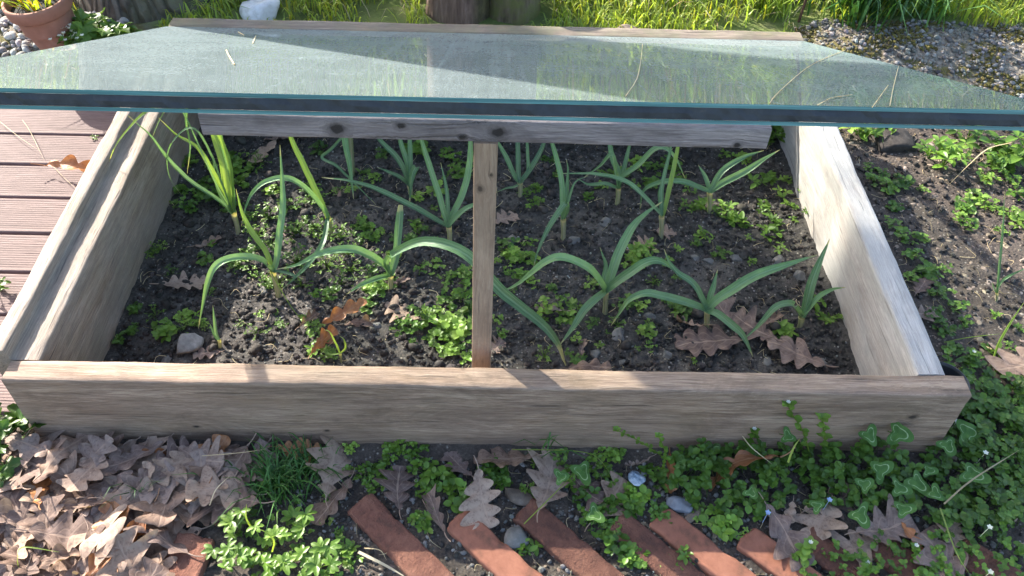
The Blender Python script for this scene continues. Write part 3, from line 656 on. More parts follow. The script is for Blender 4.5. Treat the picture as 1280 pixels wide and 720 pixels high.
leek((296, 285), [([(285, 245), (279, 205), (267, 168), (255, 120)], .0165, dict(k=.5, mat='leek2', camk=.8)),
    ([(284, 246), (265, 214), (247, 185), (220, 168), (198, 147)], .010, dict(k=.3, mat='leek2')),
    ([(270, 248), (237, 226), (211, 200), (188, 170), (159, 144)], .009, dict(k=.1)),
    ([(290, 245), (285, 200), (262, 150), (244, 135), (209, 131), (182, 141), (163, 159), (145, 182), (134, 209)], .0095, dict(k=.0, mat='leek2')),
    ([(291, 240), (280, 190), (262, 130), (244, 110), (235, 131), (233, 155), (238, 182), (234, 217)], .0085, dict(k=.3)),
    ([(270, 230), (225, 135), (207, 139), (196, 158), (189, 176)], .004, dict(k=.2)),
    ([(288, 260), (262, 190), (240, 160), (217, 176), (209, 198), (213, 223), (227, 244)], .005, dict(k=.2)),
    ([(288, 265), (272, 235), (266, 195)], .007, dict(k=.4))],
    'leek in the back left corner whose thin leaves hang over the side board', (292, 266))
leek((562, 300), [([(552, 279), (530, 266), (505, 253), (471, 237), (436, 226), (402, 222)], .0125, dict(k=.3)),
    ([(556, 270), (547, 239), (536, 206), (525, 170), (515, 130)], .013, dict(k=.5)),
    ([(560, 262), (558, 236), (551, 203)], .009, dict(k=.5)), ([(567, 266), (578, 243), (586, 212), (588, 175), (582, 130)], .014, dict(k=.5)),
    ([(570, 272), (583, 261), (598, 256), (612, 262)], .012, dict(k=.2))],
    'leek just left of the upper part of the post with upright leaves', (561, 283))
leek((513, 245), [([(498, 200), (472, 172), (455, 140)], .012, dict(k=.4)), ([(509, 205), (500, 175), (494, 130)], .011, dict(k=.5)), ([(513, 205), (512, 172), (510, 130)], .011, dict(k=.5)),
    ([(500, 222), (486, 215), (471, 209)], .009, dict(k=.2)), ([(516, 218), (520, 209), (516, 216), (513, 235), (512, 255)], .014, dict(tipz=.02, k=.2, camk=.9))],
    'small leek behind and left of the post under the crossbar', (512, 232))
leek((440, 215), [([(434, 150), (431, 172), (437, 206), (442, 249)], .0135, dict(tipz=.02, camk=.85)), ([(415, 185), (402, 197), (420, 207), (436, 222), (453, 239), (470, 256)], .007, dict(tipz=.01))],
    'leek hidden by the crossbar with two leaves drooping below it', (437, 160))
leek((757, 386), [([(744, 345), (731, 333), (702, 322), (682, 328), (664, 342), (646, 356), (620, 368)], .0165, dict(tipz=.045, k=.2)),
    ([(764, 345), (773, 318), (790, 285), (806, 268), (828, 252)], .0185, dict(k=.5, camk=.7)), ([(754, 350), (757, 331), (750, 309)], .0095, dict(k=.5)),
    ([(772, 352), (788, 341), (806, 329), (820, 326), (836, 332), (848, 345)], .018, dict(k=.1, camk=.7)),
    ([(744, 374), (730, 388), (717, 408), (700, 431)], .0155, dict(tipz=.008, camk=.8))],
    'large leek right of the post with five leaves spread in a star', (757, 364))
leek((884, 408), [([(868, 357), (848, 342), (836, 327), (830, 311)], .0125, dict(k=.35)), ([(862, 380), (820, 369), (803, 368), (786, 376), (775, 391), (764, 407)], .0165, dict(tipz=.012)),
    ([(888, 370), (892, 357), (897, 337)], .0115, dict(k=.5, camk=.8)), ([(896, 375), (914, 363), (944, 345), (980, 332), (1021, 319)], .019, dict(k=.45, camk=.75)),
    ([(896, 392), (912, 404), (928, 419), (941, 446)], .015, dict(tipz=.008, camk=.8))],
    'leek at the front right standing over the dry oak leaves', (884, 388))
leek((1000, 408), [([(1007, 385), (1014, 355), (1025, 326), (1037, 299)], .0175, dict(k=.45, camk=.85)), ([(1009, 388), (1024, 371), (1041, 362), (1057, 359)], .0105, dict(k=.3)),
    ([(995, 386), (987, 380), (970, 384), (953, 402), (939, 416), (926, 426)], .0135, dict(tipz=.01))],
    'leek beside the lower right side board with one tall blade', (1002, 396))
leek((888, 262), [([(903, 214), (929, 197), (955, 188)], .0135, dict(k=.5, camk=.8)), ([(905, 228), (932, 214), (955, 199), (975, 187)], .016, dict(k=.5, camk=.8)),
    ([(882, 222), (873, 206)], .010, dict(k=.5, camk=.8)), ([(870, 233), (850, 227), (824, 229), (805, 239), (799, 267)], .013, dict(k=.1))],
    'leek at the back right with two sunlit striped leaves pointing at the side board', (887, 240))
leek((827, 295), [([(829, 268), (837, 234), (847, 185), (852, 140)], .010, dict(k=.5, mat='leek2')), ([(827, 265), (828, 230), (838, 186), (842, 150)], .0085, dict(k=.5)),
    ([(824, 266), (807, 248), (784, 228), (753, 219), (727, 217), (694, 217)], .0105, dict(k=.35)), ([(826, 262), (824, 240), (830, 222)], .007, dict(k=.4))],
    'slim leek with a pale shank in the middle right of the bed', (827, 270))
leek((772, 252), [([(773, 217), (764, 193), (758, 150)], .013, dict(k=.5)), ([(778, 222), (799, 206), (818, 187), (832, 186), (845, 200), (857, 225)], .013, dict(k=.3)),
    ([(768, 234), (757, 230), (736, 231), (721, 223)], .009, dict(k=.2)), ([(768, 210), (764, 194), (751, 207), (731, 221)], .0115, dict(k=.2)), ([(779, 214), (785, 190), (793, 160)], .010, dict(k=.5))],
    'leek behind the slim one with leaves folding over below the crossbar', (773, 235))
leek((704, 298), [([(703, 268), (702, 230), (696, 200), (688, 170), (684, 130)], .0115, dict(k=.5)), ([(706, 262), (710, 217), (708, 199)], .009, dict(k=.5)),
    ([(708, 262), (706, 255), (695, 270), (684, 288), (672, 315), (667, 334)], .012, dict(tipz=.02, camk=.8)), ([(711, 250), (719, 228), (735, 220)], .006, dict(k=.3))],
    'leek between the post and the slim leek with one leaf bending down to the left', (704, 274))
leek((650, 244), [([(644, 222), (634, 200), (626, 185), (612, 160)], .011, dict(k=.4)), ([(648, 215), (647, 180), (646, 140)], .011, dict(k=.5)), ([(655, 222), (664, 210), (679, 182), (686, 150)], .0115, dict(k=.5)),
    ([(655, 225), (645, 233), (632, 236), (620, 242)], .0065, dict(k=.1)), ([(660, 215), (659, 180), (660, 150)], .008, dict(k=.5))],
    'leek directly right of the post top, half behind the crossbar', (650, 228))
leek((273, 432), [([(270, 415), (266, 381)], .0065, dict(k=.5)), ([(269, 420), (262, 404)], .005, dict(k=.5))], 'tiny leek shoot next to the grey stone by the front board', (274, 425), w0=.005)
leek((425, 448), [([(420, 430), (412, 415), (405, 412)], .004, dict(k=.3, mat='leek2')), ([(432, 435), (430, 425), (424, 420)], .004, dict(k=.4, mat='leek2')), ([(410, 443), (398, 436)], .004, dict(k=.3, mat='leek2'))],
    'thin grassy shoot in front of the curled sunlit leaf', (425, 442), w0=.004)
leek((1246, 378), [([(1248, 340), (1253, 284), (1256, 238)], .0052, dict(k=.35, fold=.9)), ([(1250, 355), (1262, 345), (1290, 332)], .005, dict(k=.2, fold=.9)), ([(1243, 362), (1240, 352)], .003, dict(k=.3))],
    'thin onion shoot growing outside the frame on the right', (1246, 366), w0=.004, group='onions outside the frame')
leek((1240, 455), [([(1248, 430), (1262, 405), (1282, 375)], .0045, dict(k=.35, mat='leek2', fold=.9))], 'yellowish onion shoot at the right edge above the pale leaf', (1241, 450), w0=.004, group='onions outside the frame')

# ------------------------------------------------------------------ oak leaves
def oak_leaf(seed, L=.082, W=.055, curl=1.):
    r = np.random.default_rng(seed); n_, m = 56, 15; u = np.linspace(0, 1, n_); v = np.linspace(-1, 1, m)
    nl = r.choice([3.6, 4.1, 4.6]); ph = r.random()*.4
    E = np.clip(np.sin(math.pi*np.clip(u, 0, 1)**1.15), 0, 1)**.62*(.5+.5*u**.6)
    def side(p): 
        lo = .5-.5*np.cos(2*math.pi*(nl*u+ph+p)); depth = .5+.2*r.random()
        return E*((1-depth)+depth*lo**.55)*np.clip(1+.26*np.interp(u*7, range(9), r.normal(0, 1, 9)), .35, 1.4)
    wl, wr = side(r.random()*.12), side(r.random()*.12)
    V = np.zeros((n_, m, 3)); hw = np.where(v[None] < 0, wl[:, None], wr[:, None])*W/2
    V[..., 0] = u[:, None]*L+.30*np.sign(hw)*0+.34*np.abs(hw)*np.abs(v)[None]**1.3-.25*np.abs(v)[None]*np.abs(hw)*(1-u[:, None]); V[..., 1] = v[None]*hw
    V[..., 1] += .006*np.sin(u*3+r.random()*3)[:, None]*(L/.08)
    x, y = V[..., 0]/L, V[..., 1]/W
    cA, cB, cC = r.normal(0, .10, 3)*curl; 
    z = cA*(x-.5)**2*2+np.abs(cB)*2.2*y**2+cC*x*y+.075*curl*fbm(np.stack([x*2.3+seed, y*2.3, x*0], -1), 3)+.02*np.abs(v)[None]*np.sin(x*nl*6.28)
    V[..., 2] = z*L
    # roll the whole blade about its midrib or across it for the stronger curls
    if curl > 1.4:
        a = y*2.6*(.5+.5*r.random()); rad = W*.34; V[..., 1] = np.sin(a)*rad; V[..., 2] += (1-np.cos(a))*rad
    F = gridF(n_, m); uv = np.stack([np.repeat(u, m), np.tile(v*.5+.5, n_)], -1); V = V.reshape(-1, 3)
    P = np.array([[0, 0, 0], [-.008, .001, .001], [-.018, .0, .004]])+np.array([V[m//2, 0], V[m//2, 1], V[m//2, 2]])
    tv, tf, tu = tube(P, [.0009, .0006], 5, n=5)
    Vn = np.vstack([V, tv]); Fn = np.vstack([F, tf+len(V)]); U = np.vstack([uv, np.full((len(tv), 2), .5)])
    c = np.array([L*.55, 0, np.median(V[:, 2])]); Vn = Vn-c
    return mesh('oak_leaf', Vn, Fn, U, mats=[M['oak']], col=np.ones((len(Vn), 3)))
OAK = [oak_leaf(100+i, .080+.010*(i % 3), .066+.007*(i % 4), [.9, 1.2, 1.5][i % 3] if i % 3 < 2 else 1.35) for i in range(12)]
OAKC = [oak_leaf(200+i, .07, .05, 1.8) for i in range(5)]
OAKB = []
for i in range(4):
    m_ = oak_leaf(300+i, .085, .05, [1., 1.8][i % 2]); m_.materials.clear(); m_.materials.append(M['brown']); OAKB.append(m_)
def put_leaf(me, x, y, z, yaw, tx=0., ty=0., s=1., label=None, group=None, name='oak_leaf'):
    o = obj(name, me, None, (x, y, z), (tx, ty, yaw), s); o.rotation_mode = 'ZYX' if False else 'XYZ'
    return tag(o, label, 'leaf', group)
def leaf_px(p, size, yaw, label, kind=0, z=.010, tx=0., ty=0., k=0):
    """size: the length it shows in the photograph, in its own pixels"""
    q = onz(*p, .0); q = onz(*p, h_at(q[0], q[1])[0]+z); zz = q[2]
    me = [OAK, OAKC, OAKB][kind]; me = me[k % len(me)]
    mpp = np.linalg.norm(q-CAMP)/CF; s = size*mpp/.085*1.15
    return put_leaf(me, q[0], q[1], zz, math.radians(yaw), tx, ty, s, label, 'dry oak leaves lying singly')
SINGLE = [((233, 350), 48, 20, 'flat pinkish oak leaf alone on the dark soil near the left side board', 0, .006, 0, .1, 0),
 ((257, 443), 26, 200, 'small lobed oak leaf scrap beside the grey stone', 0, .004, 0, 0, 1),
 ((431, 388), 56, 35, 'curled red brown leaf standing up among the leaves in front of the long leek leaf', 2, .018, .5, -.3, 1),
 ((406, 424), 44, 70, 'sunlit pale orange leaf propped beside the chickweed near the front board', 2, .016, .9, 0, 0),
 ((387, 398), 34, 60, 'rolled pale leaf left of the curled red brown one', 1, .010, .4, 0, 0),
 ((452, 404), 42, 10, 'crumpled grey brown leaf right of the curled red brown one', 1, .006, .2, 0, 1),
 ((502, 351), 26, 15, 'small brown leaf at the foot of the leek left of the post', 1, .008, 0, 0, 2),
 ((500, 390), 36, 160, 'torn dry leaf between the crumpled leaf and the sunlit chickweed', 0, .007, .2, 0, 2),
 ((634, 273), 32, 40, 'small grey lobed leaf just right of the post', 0, .007, .1, 0, 3),
 ((686, 387), 44, 175, 'curled brown leaf between the post and the star shaped leek', 1, .008, 0, .2, 3),
 ((860, 402), 46, 150, 'reddish leaf with rolled edge under the front right leek', 1, .012, .1, .2, 4),
 ((882, 430), 66, 185, 'flat oak leaf below the front right leek', 0, .010, 0, .05, 4),
 ((905, 386), 44, 120, 'narrow lobed leaf behind the foot of the front right leek', 0, .010, .2, 0, 5),
 ((940, 405), 52, 140, 'pinkish deeply lobed leaf between the two front right leeks', 0, .012, -.2, 0, 6),
 ((968, 398), 36, 40, 'dull grey leaf at the foot of the leek by the right side board', 1, .008, 0, 0, 0),
 ((992, 441), 58, 165, 'tan oak leaf with long lobes near the right end of the front board', 0, .010, .1, -.1, 7),
 ((740, 459), 40, 10, 'grey leaf half hidden behind the middle of the front board', 0, .010, .2, 0, 8),
 ((806, 307), 32, 30, 'broken pale leaf behind the star shaped leek', 0, .005, 0, 0, 9),
 ((832, 290), 24, 0, 'small buff leaf at the foot of the slim leek', 0, .005, 0, 0, 10),
 ((330, 192), 36, 250, 'pink leaf in the shade under the left end of the crossbar', 0, .01, .3, 0, 11),
 ((350, 172), 34, 200, 'second pink leaf right under the lower edge of the crossbar', 0, .01, .3, 0, 1),
 ((262, 303), 34, 30, 'dark crumpled leaf on shaded soil above the flat pinkish one', 1, .006, 0, 0, 2),
 ((620, 432), 26, 60, 'cream coloured leaf scrap beside the foot of the post', 0, .006, .2, 0, 4),
 ((728, 436), 40, 80, 'crumpled yellowish plant remains near the front board right of the post', 1, .006, .2, 0, 3),
 ((420, 240), 26, 300, 'small shrivelled leaf among the back leeks', 1, .006, .2, 0, 2),
 ((100, 208), 60, 5, 'curly rust coloured leaf lying on the wooden decking', 2, .012, .3, .1, 1),
 ((1151, 356), 24, 60, 'small buff leaf outside the right side board', 0, .006, 0, 0, 2),
 ((1153, 392), 26, 20, 'pale lobed leaf close to the outside of the right side board', 0, .01, .2, 0, 5),
 ((1276, 452), 70, 200, 'large pale leaf cut by the right edge of the picture', 0, .014, .1, 0, 6),
 ((375, 561), 46, 5, 'orange brown leaf against the foot of the front board behind the grass tuft', 2, .012, .2, 0, 2),
 ((412, 580), 66, 100, 'large pinkish leaf standing at the front board right of the grass tuft', 0, .018, .5, 0, 7),
 ((414, 628), 52, 250, 'silvery lobed leaf at the upper left end of the first slanting brick', 0, .010, .2, 0, 8),
 ((500, 606), 58, 100, 'pink oak leaf with finger like lobes above the first slanting brick', 0, .014, .3, 0, 9),
 ((543, 637), 64, 120, 'crumpled brown leaf lying across the top ends of the first two bricks', 1, .014, .1, 0, 0),
 ((628, 572), 64, 190, 'pink leaf with splayed lobes against the front board', 0, .014, .4, 0, 10),
 ((572, 578), 44, 140, 'small pink leaf against the front board left of the splayed one', 0, .010, .3, 0, 3),
 ((608, 625), 70, 290, 'curved pink leaf hanging over the second brick, hole near its stalk', 0, .016, .2, .2, 0),
 ((682, 595), 74, 80, 'large mauve leaf with small holes above the third brick', 0, .014, .2, 0, 4),
 ((760, 622), 62, 60, 'dull brown leaf under chickweed left of the blue shard', 0, .008, 0, 0, 1),
 ((735, 612), 40, 320, 'greenish brown leaf touching the large mauve one', 0, .010, 0, 0, 2),
 ((796, 578), 36, 200, 'small tan leaf above the blue shard at the board', 1, .012, .3, 0, 4),
 ((838, 592), 50, 270, 'rolled dark brown leaf above the slate blue pebble', 2, .014, .2, 0, 3),
 ((922, 584), 84, 200, 'orange brown folded leaf poking out of the ground cover', 2, .024, .4, .2, 1),
 ((985, 645), 30, 250, 'narrow mauve leaf above the pale grey one', 0, .012, .2, 0, 8),
 ((985, 674), 62, 300, 'pale grey pink oak leaf over the edge of an orange brick', 0, .014, 0, .1, 5),
 ((1025, 650), 60, 250, 'mauve leaf sunk among clover near the small blue flower', 0, .010, .1, 0, 10),
 ((1042, 622), 50, 30, 'dim pink leaf half under the ground cover', 0, .006, 0, 0, 11),
 ((1108, 654), 62, 20, 'bright tan oak leaf with round lobes lying on the ground cover', 0, .020, 0, 0, 4),
 ((1062, 682), 62, 200, 'brown leaf below the bright tan one', 0, .008, 0, 0, 6),
 ((1142, 672), 36, 300, 'small orange curled leaf at the tip of the bright tan one', 2, .018, .3, 0, 1),
 ((1177, 702), 64, 120, 'mauve lobed leaf at the bottom right among chickweed', 0, .014, 0, 0, 7),
 ((1194, 668), 40, 70, 'grey lilac leaf right of the small orange curled one', 0, .012, .1, 0, 9)]
for s_ in SINGLE: leaf_px(s_[0], s_[1], s_[2], s_[3], s_[4], s_[5], s_[6], s_[7], s_[8])
DR = [(-30, 560), (70, 549), (230, 556), (345, 560), (300, 600), (290, 650), (222, 655), (178, 760), (-60, 760)]
r = np.random.default_rng(11); nput = 0; cells = []
for L_i in range(3):
    for gx_ in np.arange(-.05, .40, .037):
        for gy_ in np.arange(-.30, -.004, .037): cells.append((L_i, gx_+r.normal(0, .009), gy_+r.normal(0, .009)))
for k, (li, x, y) in enumerate(cells):
    if not inpoly(px(np.array([x, y, .01])), DR): continue
    if li == 2 and r.random() < .35: continue
    y = min(y, -.022); edge_y = min(1, (-y)/.05); z = ground_h(np.float64(x), np.float64(y))+.006+.011*li+r.random()*.005
    pick = r.random(); me = OAKC[r.integers(5)] if pick < .1 else (OAKB[r.integers(4)] if pick < .17 else OAK[r.integers(12)])
    z += .008*(1-edge_y)
    put_leaf(me, x, y, float(z), r.random()*6.28, r.normal(0, .22), r.normal(0, .22), .85+r.random()*.4,
             ['pinkish brown oak leaf in the deep drift at the left', 'curled or folded oak leaf in the deep drift at the left'][pick < .17], ['oak leaves drifted against the front board', 'curled leaves in the drift'][pick < .17]); nput += 1
print('drift leaves', nput)

# ------------------------------------------------------------------ weeds
def rosette(seed, R=.02, H_=.012, nst=9, ls=.0085, mat='weed', kind='round', tint=(1, 1, 1), flowers=0):
    r = np.random.default_rng(seed); A = Acc(); B = Acc()
    for k in range(nst):
        a = k*2.4+r.random()*.8; rad = R*math.sqrt((k+.5)/nst)*(0.8+.4*r.random()); hz = H_*(1-.45*(rad/R)**2)*(.35+1.1*r.random())
        e = np.array([math.cos(a)*rad, math.sin(a)*rad, hz]); P = [(0, 0, -.002), e*np.array([.45, .45, .8]), e]
        V, F, U = tube(P, [.0007, .0005], 4, n=5); A.add(V, F, U, .8)
        nl = r.integers(4, 7)
        tt = .75+.5*r.random()
        for q in range(nl):
            aa = q*6.283/nl+r.random()*.7+k; sz = ls*(.45+.9*r.random()**1.3)
            if kind == 'round': V, F, U = leaf_blade(sz, sz*.85, 5, 6, .25, .22)
            elif kind == 'fine': V, F, U = leaf_blade(sz*.8, sz*.5, 3, 4, .2, .2)
            elif kind == 'spoon': V, F, U = leaf_blade(sz*1.35, sz*.7, 5, 6, .25, .1)
            else: V, F, U = leaf_blade(sz*1.5, sz*.8, 5, 7, .3, .25)
            pt = r.uniform(-.15, .75); off = np.array([math.cos(aa), math.sin(aa), 0])*sz*.15
            A.add(place(V, aa, pt, r.normal(0, .3), e+off), F, U, np.array(tint)*tt*(.85+.3*r.random()))
        if flowers and r.random() < flowers:
            for q in range(5):
                V, F, U = leaf_blade(.0032, .0022, 3, 4, .1, -.1); B.add(place(V, q*1.256, .5, 0, e+np.array([0, 0, .004])), F, U)
    return A, B
def weed_meshes(kind, n_, **kw):
    out = []; n_ += 4
    for i in range(n_):
        k2 = dict(kw); k2['ls'] = kw.get('ls', .0085)*(.72+.12*(i % 5)); k2['nst'] = max(3, kw.get('nst', 9)+(i*5 % 7)-3)
        A, B = rosette(500+i+sum(map(ord, kind)), kind=kind, **k2); out.append(A.mesh('weed_plant', [M[kw.get('mat', 'weed')]]))
    return out
WD = {'round': weed_meshes('round', 5), 'fine': weed_meshes('fine', 4, R=.026, H_=.02, nst=16, ls=.0065), 'spoon': weed_meshes('spoon', 4, R=.014, H_=.01, nst=4, ls=.0105),
      'palm': weed_meshes('palm', 4, R=.026, H_=.026, nst=8, ls=.012), 'dark': weed_meshes('round', 4, mat='carpet', R=.022, H_=.016, nst=9, ls=.0105)}
def weed(p, size, kind, label, group, seed, zs=1.):
    q = onz(*p, -.002); z = h_at(q[0], q[1])[0]; q = onz(*p, z); mpp = np.linalg.norm(q-CAMP)/CF
    s = size*mpp/.05*1.1; me = WD[kind][seed % len(WD[kind])]
    return tag(obj('weed_plant', me, None, (q[0], q[1], z), (0, 0, seed*1.7), (s, s, s*zs)), label, 'weed', group)
BW = [('fine', [(375, 300, 48), (350, 285, 40), (402, 330, 42), (330, 325, 36), (388, 270, 38), (420, 318, 36), (415, 345, 34), (360, 345, 30), (440, 340, 34), (340, 300, 36), (375, 325, 44), (400, 300, 40)], 'feathery yellow green chervil seedling in the sunlit patch on the left of the bed', 'chervil patch in the bed'),
      ('round', [(545, 402, 44), (575, 412, 46), (560, 380, 38), (530, 392, 36), (590, 388, 30), (550, 425, 36), (575, 436, 34), (512, 412, 34), (500, 408, 24), (580, 365, 30), (560, 440, 26)], 'bright round leaved chickweed in the dense clump against the foot of the post', 'chickweed clump by the post'),
      ('round', [(395, 412, 30), (402, 432, 28), (385, 400, 22), (410, 445, 22), (325, 395, 16), (352, 408, 14)], 'pale chickweed sprig near the curled leaves by the front board', 'pale chickweed by the curled leaves'),
      ('dark', [(300, 232, 30), (270, 250, 34), (286, 262, 28), (252, 248, 26), (240, 262, 22), (236, 205, 22), (262, 232, 24)], 'dark green round leaved weed in the shaded back left corner', 'weeds in the back left corner'),
      ('round', [(545, 335, 30), (582, 345, 28), (560, 350, 24), (525, 338, 18)], 'broad leaved weed under the arching leek leaf left of the post', 'weeds under the arching leek leaf'),
      ('dark', [(562, 200, 30), (572, 222, 28), (592, 205, 24), (545, 240, 24), (520, 190, 26), (480, 195, 22), (398, 190, 24), (470, 225, 20)], 'dim weed behind the leeks below the crossbar left of the post', 'dim weeds at the back left'),
      ('round', [(655, 348, 24), (640, 322, 26), (660, 305, 22), (635, 340, 18), (700, 375, 22), (690, 362, 16), (622, 402, 22), (628, 418, 18), (741, 356, 22), (725, 385, 12), (716, 400, 12), (612, 372, 20)], 'small rounded weed on dark soil between the post and the star shaped leek', 'weeds right of the post'),
      ('round', [(668, 255, 26), (658, 244, 20), (735, 247, 16), (750, 235, 20), (795, 208, 26), (818, 213, 30), (838, 208, 28), (812, 232, 22), (790, 232, 20), (850, 225, 24), (906, 195, 24), (930, 200, 20)], 'shaded weed at the back of the bed right of the post', 'weeds at the back right'),
      ('spoon', [(862, 240, 30), (880, 258, 28), (893, 268, 26), (905, 262, 26), (918, 275, 26), (868, 262, 26), (855, 258, 22), (875, 295, 22), (886, 300, 24), (870, 305, 20), (930, 285, 18), (810, 312, 24), (795, 312, 18)], 'spoon leaved salad seedling around the back right leek', 'salad seedlings at the back right'),
      ('spoon', [(955, 262, 34), (975, 245, 30), (962, 296, 34), (975, 312, 30), (968, 280, 24), (1010, 266, 20), (945, 232, 26), (960, 225, 22), (988, 258, 22), (935, 300, 18), (1004, 240, 18), (990, 275, 20), (980, 228, 20)], 'sunlit bright green seedling along the upper right side board', 'salad seedlings by the right side board'),
      ('spoon', [(1030, 398, 32), (1024, 378, 20), (982, 416, 28), (1045, 398, 20), (972, 424, 16)], 'bright green seedling at the foot of the leek by the right side board', 'seedlings near the lower right board'),
      ('dark', [(970, 160, 30), (962, 178, 28), (978, 175, 24), (966, 145, 28), (982, 152, 22), (955, 165, 26)], 'bushy dark weed in the gap between crossbar and right side board', 'weeds in the gap beside the crossbar'),
      ('round', [(240, 402, 26), (228, 396, 20), (252, 406, 18), (165, 416, 14), (168, 408, 12), (290, 215, 20), (220, 256, 22), (226, 240, 20), (318, 345, 16), (395, 368, 18), (468, 372, 28), (460, 385, 22), (475, 360, 22), (340, 358, 20), (300, 330, 14), (345, 392, 12), (515, 430, 14)], 'scattered small weed seedling on the bare soil on the left half of the bed', 'scattered seedlings on the left soil')]
sd_ = 0
for kind, L_l, lab, g in BW:
    for (a, b, s_) in L_l:
        if g == 'chervil patch in the bed': a, b, s_ = 385+(a-385)*1.4, 315+(b-315)*1.35, s_*.8
        weed((a, b), s_, kind, lab, g, sd_, 1.); sd_ += 1
r = np.random.default_rng(55); cnt = 0
while cnt < 120:
    a, b = r.uniform(140, 1050), r.uniform(190, 455); q = onz(a, b, 0)
    if not (.05 < q[0] < 1.22 and .05 < q[1] < .8) or f2(np.float64(q[0]), np.float64(q[1]), 6, 2, 4.) < -.05: continue
    weed((a, b), r.uniform(10, 30), r.choice(['round', 'dark', 'spoon', 'round', 'fine']), 'small weed seedling scattered between the leeks', 'seedlings scattered over the bed', cnt+3); cnt += 1
for (a, b, s_) in [(365, 270, 50), (395, 290, 52), (350, 310, 46), (420, 300, 46), (380, 350, 44), (430, 335, 44), (410, 360, 40), (450, 355, 34), (330, 280, 40), (345, 345, 34), (440, 290, 34), (390, 250, 34), (455, 320, 30)]:
    a, b = 395+(a-395)*1.25, 312+(b-312)*1.2
    weed((a, b), s_*.6, 'fine' if a % 2 < 1.2 else 'round', BW[0][2], BW[0][3], int(a))
OW = [('palm', [(1092, 172, 44), (1070, 168, 34), (1160, 198, 44), (1178, 208, 44), (1190, 196, 36), (1208, 178, 40), (1255, 198, 44), (1238, 212, 34)], 'lobed geranium like weed outside the frame near the glass edge', 'lobed weeds outside the frame'),
      ('round', [(1250, 212, 40), (1262, 228, 36), (1232, 226, 34), (1275, 245, 36), (1220, 248, 36), (1205, 262, 34), (1238, 262, 38), (1262, 268, 36), (1212, 285, 34), (1275, 280, 38), (1250, 290, 26), (1198, 275, 28)], 'sunlit low weed in the green patch right of the frame', 'weed patch right of the frame'),
      ('dark', [(1092, 228, 36), (1108, 238, 38), (1125, 232, 36), (1102, 218, 28), (1086, 212, 26), (1152, 238, 24), (1112, 282, 36), (1128, 300, 40), (1140, 322, 38), (1150, 300, 30), (1158, 345, 38), (1172, 368, 44), (1168, 398, 42), (1192, 385, 40), (1180, 340, 30), (1140, 350, 28), (1180, 415, 44), (1192, 440, 36), (1118, 262, 26), (1205, 405, 30)], 'bushy weed crowding the outside of the right side board', 'weeds along the outside of the frame'),
      ('spoon', [(1218, 452, 34), (1236, 440, 34), (1262, 436, 28), (1250, 465, 30), (1272, 412, 22), (1242, 395, 18), (1205, 470, 28)], 'pale green seedling right of the black pot', 'seedlings by the black pot'),
      ('spoon', [(657, 688, 46)], 'light green rounded seedling beside the small grey cube stone', 'seedlings among the bricks'),
      ('round', [(770, 680, 46), (790, 700, 34), (760, 665, 30)], 'tall chickweed with white buds growing between two bricks', 'chickweed between the bricks'),
      ('spoon', [(852, 700, 34), (806, 708, 30), (530, 655, 30), (432, 690, 26), (425, 665, 22), (440, 702, 28), (400, 700, 26)], 'small seedling in the joint between bricks', 'seedlings among the bricks'),
      ('round', [(900, 656, 42), (935, 672, 26), (870, 640, 26), (882, 560, 20)], 'small chickweed at the top end of the orange bricks', 'chickweed at the brick ends'),
      ('round', [(478, 588, 30), (470, 610, 34), (455, 595, 28), (520, 570, 32), (530, 590, 40), (545, 605, 42), (560, 610, 36), (575, 625, 40), (528, 610, 34), (490, 565, 26), (505, 555, 24), (440, 560, 22), (430, 590, 24), (615, 592, 34), (628, 600, 26), (525, 655, 26), (590, 640, 28)], 'fresh green chickweed among the pink leaves above the first bricks', 'chickweed among the pink leaves'),
      ('round', [(700, 575, 30), (715, 600, 34), (725, 618, 34), (738, 648, 40), (752, 655, 34), (780, 640, 44), (792, 625, 36), (660, 615, 28), (672, 580, 22), (765, 600, 30), (745, 575, 28), (820, 635, 34), (828, 648, 30), (830, 605, 30), (812, 590, 28), (770, 570, 24), (740, 590, 30), (755, 632, 34)], 'green chickweed around the large mauve leaf and the blue shard', 'chickweed above the middle bricks')]
for kind, L_l, lab, g in OW:
    for (a, b, s_) in L_l:
        weed((a, b), s_*((.6 if kind == 'dark' else .75) if a > 1060 and b < 480 else 1), 'dark' if kind == 'round' and 430 < a < 860 and b > 550 and a % 2 else kind, lab, g, sd_); sd_ += 1
